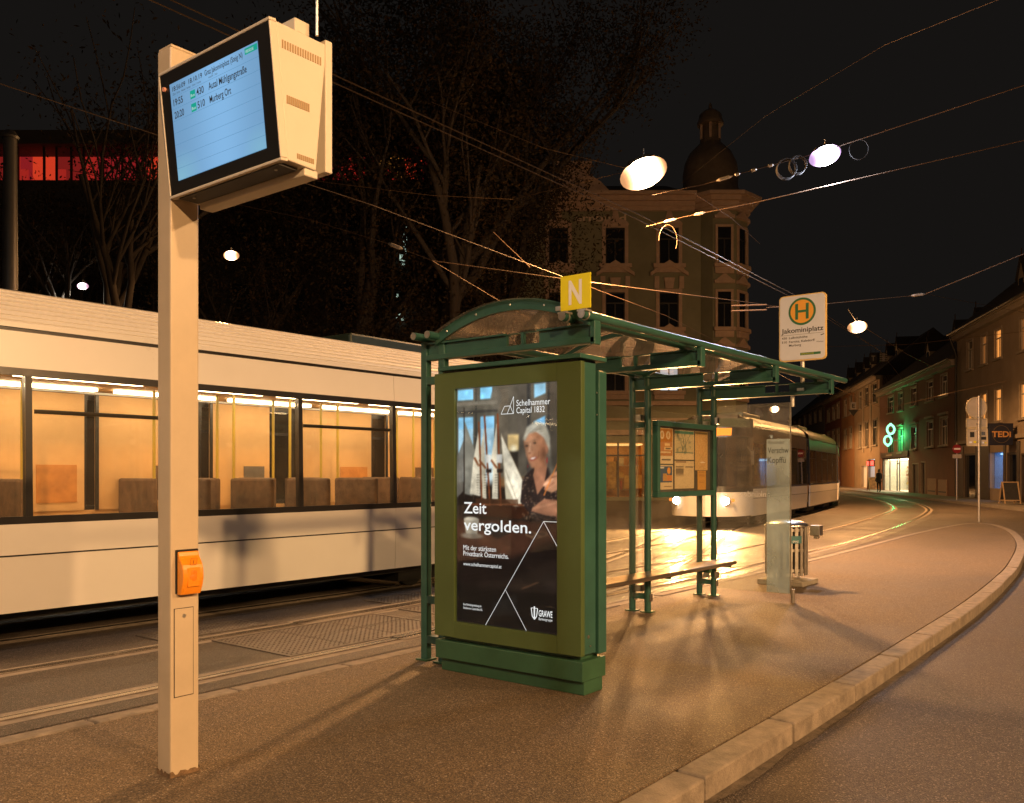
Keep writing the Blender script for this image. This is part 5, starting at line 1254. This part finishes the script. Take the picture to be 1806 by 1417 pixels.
def ht(body, w, y, z, h, bold=0.0): text(body, w, (9.981, y, z), (0, -1, 0), (0, 0, 1), M_PRINTBLACK, hs, height=h, bold=bold)
ht("Jakominiplatz", .485, 3.89, 3.118, .058, .012)
ht("430", .060, 3.885, 3.050, .026, .01); ht("Laßnitzhöhe", .215, 3.80, 3.050, .026, .01); ht("510", .060, 3.885, 3.004, .026, .01); ht("Fernitz, Kalsdorf/", .30, 3.80, 3.004, .026, .01); ht("Murberg", .14, 3.80, 2.962, .026, .01); ht("Mutzer", .08, 3.48, 2.985, .016)
lb = MB(); rect(lb, (9.981, 3.90, 3.092), (0, -1, 0), (0, 0, 1), 0, .50, 0, .003, .001); lb.build("rule", M_GREYP, hs, fix=False)
lb = MB(); rect(lb, (9.981, 3.67, 2.852), (0, -1, 0), (0, 0, 1), 0, .235, 0, .028, .001); lb.build("logo_band", MATS["stop_green"], hs, fix=False)
text("VERBUNDLINIE", .15, (9.981, 3.662, 2.859), (0, -1, 0), (0, 0, 1), M_YEL, hs, height=.015, lift=.002)
lb = MB().poly([(9.98, 3.44, 3.068), (9.98, 3.40, 3.080), (9.98, 3.395, 3.074), (9.98, 3.425, 3.060)]); lb.build("handicap_mark", M_PRINTBLACK, hs, fix=False)

# ================================================================== ADVERTISING CASE
ac = thing("advertising_case", "large green illuminated advertising case standing at the shelter end", "advertising case", (5.05, 3.95, 0))
V0, V1 = 3.282, 4.622
MB().box(4.955, 5.185, 3.295, 4.600, 0, .0975).build("plinth", M_DGREEN, ac, bevel=.006)
MB().box(4.912, 5.20, 3.278, 4.625, .098, .236).build("plinth_band", M_DGREEN, ac, bevel=.006)
MB().box(4.965, 5.17, 3.33, 4.57, .2365, .275).build("base_neck", M_DGREEN, ac)
zb, zt, yb0, yb1 = .271, 2.253, 3.482, 4.420; zi0, zi1 = .392, 2.130
fr = MB(); fr.box(4.90, 4.945, V0, yb0, zb, zt).build("door_stile", M_OLIVELIT, ac, bevel=.004)
MB().box(4.90, 4.945, yb1, V1, zb, zt).build("door_stile", M_OLIVELIT, ac, bevel=.004)
MB().box(4.9005, 4.945, yb0, yb1, zb, zi0).build("door_rail", M_OLIVELIT, ac); MB().box(4.9005, 4.945, yb0, yb1, zi1, zt).build("door_rail", M_OLIVELIT, ac)
MB().box(4.946, 5.085, V0 + .004, V1 - .004, zb + .004, zt - .004).build("body", M_GREEN, ac, bevel=.004)
MB().box(5.10, 5.20, V0 - .012, V1, .262, zt - .05).build("rear_door", M_GREEN, ac, bevel=.006)
MB().box(4.885, 5.215, V0 - .005, 4.575, zt + .018, zt + .050).build("top_cap", M_GREEN, ac, bevel=.005)
MB().box(4.93, 5.15, V0 + .05, V1 - .06, zt - .004, zt + .018).build("cap_gap", M_PRINTBLACK, ac)
MB().cyl((4.99, V0 + .004, .395), (4.99, V0 - .001, .395), .012, 12).build("lock", M_STEEL, ac)
for z in (.33, 2.05, 1.9): MB().cyl((5.01 if z < 1 else 5.09, V0 - .0, z), (5.01 if z < 1 else 5.09, V0 - .004, z), .006, 8).build("rivet", M_STEEL, ac)

# what the screen shows
P = Paint(150, 277, (88, 80, 68))
P.im = P.im * (1.05 - .35 * P.Y)[..., None]
P.rect(.40, .0, .52, .42, (96, 86, 72), .8); P.rect(.61, .0, .70, .30, (84, 76, 66), .8); P.rect(.70, 0, .74, .4, (62, 58, 54), .9); P.rect(.9, 0, 1, .5, (70, 62, 52), .8)
P.rect(.0, 0, .42, .36, (78, 74, 64), .8)
for a, b, c, d in ((.015, .006, .175, .052), (.245, .004, .365, .052)): P.rect(a, b, c, d, (122, 190, 224))
P.ell(.405, .055, .06, .05, (90, 84, 74), .9, .2)
for a, b, c, d in ((.02, .125, .175, .40), (.25, .125, .385, .42)): P.rect(a, b, c, d, (150, 186, 204)); P.rect(a, b, c, b + .05, (118, 178, 214), .8); P.rect(a, d - .1, c, d, (206, 205, 196), .6)
P.rect(.195, 0, .215, .4, (56, 54, 48)); P.rect(0, .06, .42, .075, (104, 98, 86)); P.rect(0, .098, .42, .108, (60, 56, 50))
P.poly([(.77, .006), (.875, .004), (.875, .045), (.77, .062)], (150, 200, 226)); P.poly([(.765, .155), (.87, .135), (.87, .235), (.77, .22)], (120, 180, 220)); P.rect(.77, .195, .87, .24, (226, 226, 222), .9, .03)
P.line((.72, 0), (.72, .3), .012, (52, 50, 48)); P.line((.90, 0), (.90, .35), .02, (54, 50, 46))
P.rect(.0, .405, 1, 1, (30, 22, 18), 1, .06)
P.rect(.52, .205, .625, .27, (214, 180, 120), 1, .02); P.ell(.575, .262, .05, .022, (255, 240, 200), 1, .8); P.rect(.53, .275, .62, .40, (46, 40, 34), 1, .015); P.rect(.44, .38, .7, .42, (120, 84, 50), .8, .03)
# far sail and model ship
P.poly([(.085, .14), (.19, .265), (.165, .46), (.085, .45)], (120, 116, 104)); P.poly([(.0, .30), (.075, .22), (.07, .44), (.0, .47)], (98, 92, 82), .9)
P.line((.078, .085), (.08, .47), .012, (40, 32, 26))
CRM = (206, 194, 170)
for poly, c in (([(.235, .165), (.245, .46), (.14, .45), (.175, .31)], CRM), ([(.285, .18), (.31, .47), (.255, .465), (.255, .33), (.235, .30)], (186, 174, 150)), ([(.41, .16), (.425, .47), (.365, .47), (.375, .33), (.355, .30)], CRM), ([(.455, .20), (.785, .505), (.61, .508), (.50, .40), (.47, .30)], (214, 203, 180)), ([(.455, .2), (.50, .40), (.61, .508), (.50, .47)], (170, 158, 134))): P.poly(poly, c)
P.line((.46, .205), (.78, .50), .006, (120, 104, 80)); P.line((.5, .35), (.63, .5), .006, (150, 138, 116)); P.line((.19, .30), (.23, .33), .02, (120, 70, 40)); P.line((.24, .31), (.30, .34), .018, (120, 70, 40)); P.line((.36, .31), (.41, .34), .018, (120, 70, 40))
for a, b, t_ in (((.232, .15), (.262, .47), .016), ((.29, .125), (.345, .50), .018), ((.42, .12), (.452, .50), .018)): P.line(a, b, t_, (112, 58, 32))
for x in (.325, .435): P.rect(x - .025, .285, x + .03, .32, (190, 186, 178)); P.rect(x - .02, .345, x + .035, .36, (40, 30, 26))
for x in (.225, .30, .41):
    for k in range(9): P.line((x - .012, .37 + k * .011), (x + .03, .372 + k * .011), .004, (34, 26, 22), .8)
P.poly([(.12, .495), (.50, .50), (.80, .49), (.70, .535), (.62, .55), (.25, .54)], (48, 24, 14)); P.line((.12, .495), (.80, .49), .012, (110, 60, 34)); P.rect(.2, .47, .62, .492, (70, 42, 26), .8)
# the woman working on the model
P.poly([(.66, .385), (.78, .33), (.90, .34), (1.02, .42), (1.02, .58), (.80, .56), (.64, .48)], (40, 30, 28))
rr = random.Random(4)
for k in range(190): P.ell(rr.uniform(.66, 1.0), rr.uniform(.37, .55), .007, .0035, rr.choice([(150, 120, 90), (96, 70, 50), (180, 150, 120), (70, 40, 34)]), .8, .6)
P.poly([(.80, .30), (.90, .31), (.86, .41), (.80, .45), (.76, .37)], (150, 100, 74))
# hair, head, features
P.ell(.895, .285, .040, .060, (112, 104, 90), 1, .6); P.poly([(.885, .29), (.93, .31), (.965, .37), (.93, .39), (.90, .34)], (98, 90, 78), .9, .03)
P.ell(.800, .218, .120, .060, (150, 142, 124), 1, .25)
P.poly([(.672, .235), (.69, .205), (.76, .185), (.85, .20), (.885, .25), (.875, .30), (.83, .335), (.785, .348), (.745, .338), (.715, .315), (.695, .285)], (158, 106, 76), 1, .02)
P.ell(.742, .245, .075, .050, (202, 148, 112), .85, 1.0); P.ell(.728, .280, .045, .028, (206, 150, 114), .8, 1.0); P.ell(.755, .325, .04, .018, (182, 126, 94), .8, 1.0); P.ell(.855, .285, .050, .060, (96, 60, 42), .85, .9)
P.ell(.886, .268, .018, .022, (150, 98, 72), 1, .5)
P.poly([(.665, .225), (.70, .180), (.78, .155), (.87, .170), (.915, .225), (.910, .27), (.885, .245), (.855, .215), (.79, .196), (.72, .205), (.685, .232)], (160, 152, 134), 1, .02)
P.ell(.76, .175, .07, .016, (206, 200, 184), .7, 1.0, -.2)
for k in range(18):
    q = k / 17; P.line((.68 + q * .16, .215 - .022 * math.sin(q * 3.1)), (.80 + q * .10, .165 + q * .07), .005, rr.choice([(208, 202, 186), (120, 112, 98), (186, 178, 162)]), .5)
for x, y in ((.700, .2525), (.775, .2420)):
    P.ell(x, y - .002, .030, .012, (128, 84, 60), .75, .9); P.ell(x, y - .0125, .030, .0032, (112, 88, 70), .8, .8, -.15); P.ell(x, y, .017, .005, (40, 28, 24), 1, .7); P.ell(x - .005, y, .005, .0028, (190, 180, 170), .6, .8)
P.line((.734, .246), (.722, .277), .012, (222, 170, 134), .7); P.ell(.728, .282, .020, .0055, (116, 70, 50), .8, .8); P.ell(.752, .268, .012, .012, (130, 84, 60), .5, 1)
P.ell(.762, .3045, .045, .0095, (128, 58, 50), .95, .5, -.24); P.ell(.760, .3028, .032, .0046, (226, 214, 200), 1, .5, -.24)
P.line((.706, .284), (.718, .314), .007, (120, 76, 54), .5); P.line((.812, .274), (.806, .306), .008, (112, 70, 50), .55)
P.ell(.888, .312, .008, .016, (150, 44, 40), 1, .5); P.ell(.712, .335, .006, .010, (130, 36, 34), .9, .5)
P.poly([(.86, .40), (.93, .365), (1.02, .345), (1.02, .42), (.93, .44), (.87, .43)], (176, 124, 92)); P.line((.86, .41), (.94, .385), .016, (205, 152, 118)); P.line((.87, .425), (.95, .40), .014, (150, 100, 74)); P.line((.86, .45), (.98, .325), .009, (196, 110, 50)); P.line((.93, .38), (1, .37), .012, (140, 92, 66))
P.poly([(.76, .50), (.86, .465), (1.02, .47), (1.02, .535), (.88, .53), (.74, .515)], (150, 100, 74)); P.line((.76, .505), (1.0, .475), .02, (180, 126, 94), .7); P.poly([(.97, .52), (1.02, .52), (1.02, .62), (.98, .62)], (120, 78, 56))
# table, cup and shadows
P.poly([(0, .56), (1.0, .56), (1.0, .66), (.55, .72), (0, .80)], (58, 34, 24), 1, .03); P.poly([(0, .74), (.6, .70), (1, .62), (1, .70), (.5, .80), (0, .86)], (22, 15, 13), 1, .06); P.rect(0, .84, 1, 1, (15, 12, 11), 1, .05)
P.ell(.40, .66, .30, .05, (84, 50, 34), .5, 1.0)
P.poly([(.075, .555), (.235, .555), (.215, .62), (.10, .62)], (150, 140, 122)); P.ell(.155, .556, .08, .010, (182, 172, 152), 1, .3); P.ell(.16, .628, .14, .016, (120, 112, 98), .8, .4); P.ell(.36, .59, .05, .025, (92, 96, 104), .9, .4); P.poly([(.24, .60), (.42, .575), (.56, .605), (.42, .635)], (26, 22, 20), .9)
for cx2, cy2 in ((.78, .615), (.84, .605), (.74, .608)): P.ell(cx2, cy2, .055, .012, (150, 120, 84), .7, .15); P.ell(cx2, cy2, .045, .009, (50, 30, 22), .9, .2)
P.line((.66, .83), (.80, .80), .010, (86, 58, 38), .8); P.ell(.9, .80, .10, .05, (30, 24, 21), .8, .6); P.poly([(.36, .90), (.60, .86), (.62, .94), (.36, .96)], (28, 26, 24), .7, .03)
for k in range(60):   # creases in the sails
    x, y = rr.uniform(.15, .72), rr.uniform(.2, .5)
    if np.all(P.im[int(y * P.h), int(x * P.w)] > 140): P.line((x, y), (x + rr.uniform(-.03, .05), y + rr.uniform(.01, .05)), .006, rr.choice([(160, 146, 120), (232, 224, 204)]), .4)
P.cloud(.10, 14); P.cloud(.06, 5); P.blur(1); P.im *= .93
P.noise(.012)
SO = Vector((4.930, yb1, zi1)); SWd, SHt = yb1 - yb0, zi1 - zi0; XA, YA = Vector((0, -1, 0)), Vector((0, 0, 1))
asn = canvas("screen", P.im, SO, XA * SWd, -YA * SHt, M_SCREEN, ac)
M_LET = emis("screen_letters", (.92, .92, .90), 1.0, False)
def adt(body, u, v, w, h, bold=.0): text(body, w * SWd, SO + XA * (u * SWd) - YA * (v * SHt), XA, YA, M_LET, asn, height=h * SHt, bold=bold, lift=.0015)
adt("Schelhammer", .605, .088, .315, .026); adt("Capital 1832", .605, .118, .265, .026)
adt("Zeit", .075, .533, .235, .050, .012); adt("vergolden.", .075, .605, .67, .050, .012)
adt("Mit der stärksten", .07, .690, .335, .022); adt("Privatbank Österreichs.", .07, .715, .46, .022); adt("www.schelhammercapital.at", .07, .757, .39, .016)
adt("Eine Marketingmitteilung der", .07, .928, .19, .010); adt("Schelhammer Capital Bank AG.", .07, .943, .20, .010)
adt("GRAWE", .815, .935, .125, .026, .015); adt("Bankengruppe", .815, .950, .125, .011)
lg = MB()
def pl_(pts, w):
    for a, b in zip(pts, pts[1:]): line(lg, SO, XA, -YA * -1, (a[0] * SWd, -a[1] * SHt), (b[0] * SWd, -b[1] * SHt), w, .0015)
pl_([(.455, .118), (.49, .086), (.545, .086), (.575, .118), (.455, .118)], .004); pl_([(.515, .118), (.545, .086), (.578, .048), (.578, .118)], .004)
pl_([(.30, 1.0), (.86, .555), (1.0, .555)], .0035); pl_([(.86, .555), (1.0, .665)], .0035); pl_([(.50, .845), (.70, 1.0)], .0035)
pl_([(.745, .905), (.755, .938), (.775, .950), (.795, .938), (.805, .905)], .007); pl_([(.775, .898), (.775, .945)], .012); pl_([(.745, .905), (.805, .905)], .004)
lg.build("line_drawing", M_LET, asn, fix=False)
MB().box(4.916, 4.920, yb0, yb1, zi0, zi1).build("glass_cover", glass("case_glass", (.98, .99, .99), .03, .002), ac)

# ================================================================== LITTER BIN
BX, BY = 11.72, 4.50
bn_ = thing("litter_bin", "round slatted steel litter bin on a concrete slab behind the glass", "bin", (BX, BY, 0))
MB().box(BX - .28, BX + .30, BY - .33, BY + .30, .0, .07).build("base_slab", mat("cast_concrete", (.30, .27, .22), .85, var=.2, scale=8, bump=.3), bn_, bevel=.012)
MB().lathe([(.0, .16), (.22, .16), (.225, .74), (.21, .74), (.205, .18), (0, .18)], BX, BY, 24).build("liner", M_DARK, bn_, smooth='auto')
for k in range(22):
    a = 2 * math.pi * k / 22; c, s = math.cos(a), math.sin(a); r0, r1, w = .268, .280, .022
    q = lambda x, y, z, c=c, s=s: (BX + x * c - y * s, BY + x * s + y * c, z)
    MB(q).box(r0, r1, -w, w, .13, .775).build("slat", M_GALV, bn_)
for z in (.20, .47, .74): MB().lathe([(.255, z - .018), (.266, z - .018), (.266, z + .018), (.255, z + .018), (.255, z - .018)], BX, BY, 28).build("hoop", M_GALV, bn_, smooth='auto')
MB().lathe([(.285, .775), (.292, .79), (.27, .82), (.20, .852), (.10, .868), (0, .872)], BX, BY, 28).build("lid", M_STEEL, bn_, smooth=True)
for dx, dy in ((-.12, -.12), (.12, -.12), (.12, .12), (-.12, .12)): MB().cyl((BX + dx, BY + dy, .07), (BX + dx, BY + dy, .17), .018, 8).build("foot", M_GALV, bn_)
MB().box(BX + .06, BX + .20, BY - .43, BY - .295, .66, .80).box(BX + .10, BX + .15, BY - .40, BY - .33, .62, .66).build("ashtray", M_STEEL, bn_, bevel=.01)
stk = MB(); n_ = 8
for k in range(n_):
    a0, a1 = [math.radians(206 + (244 - 206) * (k + q) / n_) for q in (0, 1)]
    stk.poly([(BX + .284 * math.cos(a), BY + .284 * math.sin(a), z) for a, z in ((a0, .565), (a1, .565), (a1, .665), (a0, .665))])
sk_ = stk.build("sticker", mat("teal_sticker", (.07, .20, .22), .4, var=.1), bn_, fix=False)
sd = Vector((math.sin(math.radians(225)) * -1, math.cos(math.radians(225)), 0)) ; so = Vector((BX + .287 * math.cos(math.radians(225)), BY + .287 * math.sin(math.radians(225)), .58))
text("GRAZ", .085, so, sd, (0, 0, 1), M_WHITE, sk_, height=.025, align='C', bold=.02, lift=.004)

# ================================================================== TRAFFIC SIGN POST (seen from behind)
p = pxg(1728, 922, 0); t = thing("traffic_sign_post", "tall galvanised post with the backs of three traffic signs", "traffic sign", (p.x, p.y, 0), math.atan2(-CY, SY))
M_SBACK = mat("sign_back", (.55, .47, .36), .45, .4, var=.1)
M_SEDGE = mat("sign_rim", (.70, .58, .36), .4, .5, var=.1)
MB().cyl((0, .05, 0), (0, .05, 3.86), .035, 12).build("post", M_GALV, t, local=True, smooth='auto')
def back(xc, pts, nm):
    o = MB().prism([(x, .09, z) for x, z in pts], (0, .025, 0)).build(nm, M_SBACK, t, local=True)
    rim = MB(); n = len(pts)
    for k in range(n): rim.bar((pts[k][0], .085, pts[k][1]), (pts[(k + 1) % n][0], .085, pts[(k + 1) % n][1]), .03, .03, up=(0, 1, 0))
    rim.build("rim", M_SEDGE, o, local=True); return o
back(0, [(-.06 + .31 * math.cos(2 * math.pi * k / 32), 3.50 + .31 * math.sin(2 * math.pi * k / 32)) for k in range(32)], "round_sign")
back(0, [(-.36, 2.90), (.26, 2.90), (.26, 3.16), (-.36, 3.16)], "oblong_sign")
o = back(0, [(-.34, 2.34), (.28, 2.34), (.27, 2.86), (-.35, 2.86)], "square_sign")
rr = random.Random(6)
for k, (x, z, w, h) in enumerate([(-.25, 2.60, .13, .16), (-.27, 2.42, .08, .05), (-.14, 2.42, .07, .07), (.10, 2.66, .11, .10), (.09, 2.52, .15, .09), (.11, 2.40, .06, .06), (.20, 2.41, .05, .04)]):
    MB().box(x, x + w, .083, .0885, z, z + h).build("sticker", [M_PRINTBLACK, M_WHITE, M_YEL, M_GREYP][k % 4], o, local=True)
for z in (3.2, 3.0, 2.8, 2.45): MB().box(-.07, .07, .02, .088, z - .02, z + .02).build("clamp", M_GALV, t, local=True)

# dark catenary mast beyond the white tram
p = pxd(18, HY, 15.5); t = thing("catenary_mast", "dark steel mast rising behind the white tram", "mast", (p.x, p.y, ROADZ))
MB().tube([(p.x, p.y, ROADZ), (p.x, p.y, 7.4)], [.15, .11], 14).build("shaft", M_DARK, t, smooth='auto')
MB().lathe([(.13, 7.38), (.15, 7.42), (.08, 7.52), (0, 7.55)], p.x, p.y, 14).build("cap", M_DARK, t, smooth='auto')
MB().tube([(p.x + .2, p.y - .1, ROADZ), (p.x + .2, p.y - .1, 4.6)], .02, 6).build("conduit", M_GALV, t)

# ================================================================== STREET LAMPS (hung over the street on span wires)
def bowl_mat(name, col, s_, sc):
    """frosted bowl: brightest in front of the burner, fading to the coloured rim"""
    if name in MATS: return MATS[name]
    m = bpy.data.materials.new(name); m.use_nodes = True; nt = m.node_tree; n = nt.nodes; L = nt.links; n.remove(n["Principled BSDF"])
    tc = n.new("ShaderNodeTexCoord"); ln = n.new("ShaderNodeVectorMath"); ln.operation = 'LENGTH'; L.new(tc.outputs["Object"], ln.inputs[0])
    mr = n.new("ShaderNodeMapRange"); mr.inputs[1].default_value = .24 * sc; mr.inputs[2].default_value = .40 * sc; mr.inputs[3].default_value = 1; mr.inputs[4].default_value = 0; L.new(ln.outputs["Value"], mr.inputs[0])
    pw = n.new("ShaderNodeMath"); pw.operation = 'POWER'; pw.inputs[1].default_value = 3.5; L.new(mr.outputs[0], pw.inputs[0])
    st = n.new("ShaderNodeMath"); st.operation = 'MULTIPLY_ADD'; st.inputs[1].default_value = s_; st.inputs[2].default_value = .75; L.new(pw.outputs[0], st.inputs[0])
    mx = n.new("ShaderNodeMix"); mx.data_type = 'RGBA'; mx.inputs[6].default_value = (col[0], col[1] * .62, col[2] * .42 if col[2] < .7 else col[2], 1); mx.inputs[7].default_value = (*col, 1); L.new(pw.outputs[0], mx.inputs[0])
    e = n.new("ShaderNodeEmission"); L.new(mx.outputs[2], e.inputs[0]); L.new(st.outputs[0], e.inputs[1]); L.new(e.outputs[0], n["Material Output"].inputs[0])
    MATS[name] = m; return m
def street_lamp(loc, label, col, power, glow, s=1.0, rot=0.0, tilt=0.0, up=.15):
    loc = Vector(loc); t = thing("street_lamp", label, "street lamp", tuple(loc), rot)
    ct, st_ = math.cos(tilt), math.sin(tilt)
    def xt(x, y, z): return (x * ct - z * st_, y, x * st_ + z * ct)
    MB(xt).hexa([(-.26 * s, -.12 * s, .17 * s), (.26 * s, -.12 * s, .17 * s), (.26 * s, .12 * s, .17 * s), (-.26 * s, .12 * s, .17 * s), (-.16 * s, -.06 * s, .26 * s), (.16 * s, -.06 * s, .26 * s), (.16 * s, .06 * s, .26 * s), (-.16 * s, .06 * s, .26 * s)]).build("hood", M_DARK, t, local=True, bevel=.02)
    MB(xt).ell((0, 0, 0), .40 * s, .24 * s, .23 * s, 20, 12).build("glass_bowl", bowl_mat("lamp_bowl_%s_%.2f" % (glow[0], s), glow[1], glow[2], s), t, local=True, smooth=True)
    MB().cyl((0, 0, .2 * s), (0, 0, .40 * s), .015, 6).build("hanger", M_GALV, t, local=True)
    light('SPOT', loc - Vector((0, 0, .30 * s)), power, col, t, .28 * s, loc - Vector((0, 0, 9)), math.radians(170), .2)
    if up: light('POINT', loc - Vector((0, 0, .30 * s)), power * up, col, t, .14)
    return t
SOD = (1.0, .47, .155); SODN = (1.0, .565, .245); COLD = (.80, .84, 1.0)
GS_, GC_ = ("sodium", (1.0, .74, .46), 26.0), ("cold", (.86, .88, 1.0), 30.0)
LR = math.atan2(-CY, SY)
street_lamp(pxd(1135, 306, 19.2), "large glaring sodium street lamp in front of the corner building", SOD, 7800, GS_, 1.35, LR, .40, .28)
street_lamp(pxd(1455, 275, 18.2), "cold white street lamp hung beside cable coils", COLD, 1300, GC_, .85, LR, .35)
street_lamp(pxd(1512, 577, 39.0), "warm street lamp hung over the road before the row of houses", SOD, 6500, GS_, 1.1, LR, .14)
street_lamp(pxd(408, 451, 24.5), "small sodium street lamp glowing through the tree behind the display", SOD, 500, GS_, .55, LR)
street_lamp(pxd(146, 505, 26.0), "small pale street lamp just above the roof of the white tram", (1, .85, .65), 250, ("pale", (1, .9, .75), 18.0), .42, LR)
# the same row of street lamps goes on over the road behind the photographer, with one lamp added
street_lamp((-5.2, -8.8, 8.2), "sodium street lamp hung over the carriageway beside the platform", SODN, 9500, GS_, 1.0, 0)
street_lamp((1.5, -12.5, 8.2), "added sodium lamp beyond the carriageway that softens shadows on the tram", SODN, 9000, GS_, 1.0, 0)  # added lamp, shares the light so shadows on the tram stay faint
street_lamp((10.5, -12.5, 8.2), "sodium street lamp hung over the carriageway opposite the shelter", SODN, 7500, GS_, 1.0, 0)
street_lamp((-8.0, 6.4, 8.2), "neutral white street lamp hung over the tracks behind the information pole", (1.0, .84, .68), 1300, GC_, 1.0, 0)
street_lamp(pxd(1366, 722, 88.0), "distant street lamp far down the curving street", SOD, 9000, GS_, 1.3, LR, .1)

# ================================================================== OVERHEAD WIRES
def wire(pts, label, r=.010, sag=0.0, group="overhead wires", name="overhead_wire", fit=()):
    P = []
    for a, b in zip(pts, pts[1:]):
        a, b = Vector(a), Vector(b); n = 10
        for k in range(n): q = k / n; P.append(a.lerp(b, q) - Vector((0, 0, sag * 4 * q * (1 - q))))
    P.append(Vector(pts[-1])); c = sum(P, Vector()) / len(P)
    t = thing(name, label, "wire", tuple(P[0]), 0, group)
    MB().tube(P, r * .85, 5, False).build("cable", M_WIRE, t, fix=False)
    for q, l in fit:   # turnbuckles and insulators
        i = min(int(q * (len(P) - 1)), len(P) - 2); d = (P[i + 1] - P[i]).normalized()
        MB().tube([P[i] - d * l * .5, P[i] - d * l * .3, P[i] + d * l * .3, P[i] + d * l * .5], [.012, .035, .035, .012], 8).build("insulator", M_GALV, t)
    return t
for v, lb in ((6.86, "paired contact wire above the track next to the platform"), (7.00, "paired contact wire above the track next to the platform")):
    wire([(-20, v, 5.55), (0, v, 5.5), (12, v + .05, 5.5), (20, v + .45, 5.5), (30, 8.4, 5.5), (44, 11.0, 5.5)], lb, .008)
wire([(-20, 9.77, 5.6), (9, 9.78, 5.5), (20, 10.8, 5.5), (31, 12.85, 5.5), (46, 15.9, 5.5)], "contact wire above the white tram", .007)
wire([pxd(120, 300, 17), pxd(540, 386, 17), pxd(690, 432, 17), pxd(762, 460, 17)], "span wire with an insulator crossing in front of the trees", .008, 0, fit=((.72, .3),))
wire([pxd(762, 460, 17), pxd(992, 492, 18), pxd(1330, 535, 22), pxd(1420, 548, 24)], "span wire passing behind the yellow N sign", .010)
wire([pxd(762, 460, 17), pxd(930, 560, 20), pxd(1010, 640, 26)], "thin stay wire falling towards the shelter roof", .006)
wire([pxd(560, 320, 22), pxd(760, 345, 22), pxd(905, 352, 22), pxd(1115, 300, 19.2)], "slack span wire running up to the large sodium lamp", .007)
wire([pxd(760, 180, 19.2), pxd(960, 262, 19.2), pxd(1108, 298, 19.2)], "bright span wire holding the large sodium lamp", .010)
wire([pxd(1150, 345, 19.0), pxd(1245, 325, 18.8), pxd(1300, 308, 18.6), pxd(1450, 268, 18.2), pxd(1620, 212, 17), pxd(1900, 120, 15)], "span wire with fittings holding the cold white lamp", .011, 0, fit=((.32, .34), (.40, .12), (.44, .12), (.48, .12)))
wire([pxd(1140, 400, 20), pxd(1210, 382, 20), pxd(1330, 358, 19.5), pxd(1806, 248, 16), pxd(1900, 228, 15)], "lower span wire running right from the contact wires", .010, 0, fit=((.16, .3), (.30, .25)))
wire([pxd(1200, 325, 30), pxd(1350, 205, 24), pxd(1560, 80, 20), pxd(1760, 0, 18), pxd(1850, -40, 17)], "high faint wire crossing the dark sky", .006)
wire([pxd(1225, 342, 19), pxd(1290, 385, 20), pxd(1340, 430, 22)], "short dark stay below the building cornice", .008)
wire([pxd(1290, 540, 21), pxd(1352, 538, 21)], "upper rod of the wire spreader beside the turret", .022)
wire([pxd(1290, 549, 21), pxd(1352, 547, 21)], "lower rod of the wire spreader beside the turret", .022)
wire([pxd(1352, 543, 21), pxd(1460, 536, 21), pxd(1600, 523, 22), pxd(1632, 519, 22), pxd(1806, 448, 20), pxd(1900, 410, 19)], "span wire passing behind the stop sign", .010, 0, fit=((.52, .35),))
wire([pxd(1632, 519, 22), pxd(1720, 535, 26), pxd(1850, 560, 30)], "faint branch wire in front of the beige house", .007)
wire([pxd(1495, 545, 36), pxd(1512, 570, 39), pxd(1600, 625, 46), pxd(1650, 650, 50)], "wire holding the warm lamp before the houses", .012)
wire([pxd(1420, 660, 45), pxd(1560, 722, 46), pxd(1690, 690, 44), pxd(1775, 673, 42)], "low wire strung across the brown house front", .014, 0, fit=((.6, .5),))
wire([pxd(1440, 612, 50), pxd(1600, 608, 46), pxd(1806, 585, 38), pxd(1900, 570, 36)], "wire strung under the eaves of the beige house", .012)
wire([pxd(870, 410, 19), pxd(935, 472, 19)], "short bright strut between the wires before the dense tree", .010)
wire([(-5.2, -25, 9.0), (-5.2, -8.8, 8.6), (-5.2, 18, 9.0)], "span wire holding the lamp over the carriageway beside the platform", .01)
wire([(-8, -20, 9.0), (-8, 6.4, 8.6), (-8, 20, 9.0)], "span wire holding the neutral white lamp over the tracks", .01)
wire([(-20, -12.5, 9.0), (1.5, -12.5, 8.6), (10.5, -12.5, 8.6), (40, -12.5, 9.0)], "span wire holding two sodium lamps beyond the carriageway", .01)
# looped jumper cable
lp = [pxd(1178 + 16 * math.cos(a), 425 - 28 * math.sin(a), 19.5) for a in [math.pi * k / 12 for k in range(-2, 13)]]
wire(lp, "curved jumper cable looping over the contact wires", .008)
for px_, py_, r_, lb in ((1388, 297, 17, "coil of spare cable left of the cold white lamp"), (1408, 290, 15, "second coil of spare cable close to the cold white lamp"), (1515, 264, 17, "single ring of cable right of the cold white lamp")):
    q = pxd(px_, py_, 18.2); t = thing("cable_coil", lb, "cable coil", tuple(q), 0, "cable coils on the span wire")
    for k in range(1 if px_ > 1500 else 3): MB().torus(q + Vector((.02 * k, .02 * k, -.01 * k)), (CY, SY, .15), r_ / FPX * 18.2, .011, 26, 6).build("turn", M_RUB, t)
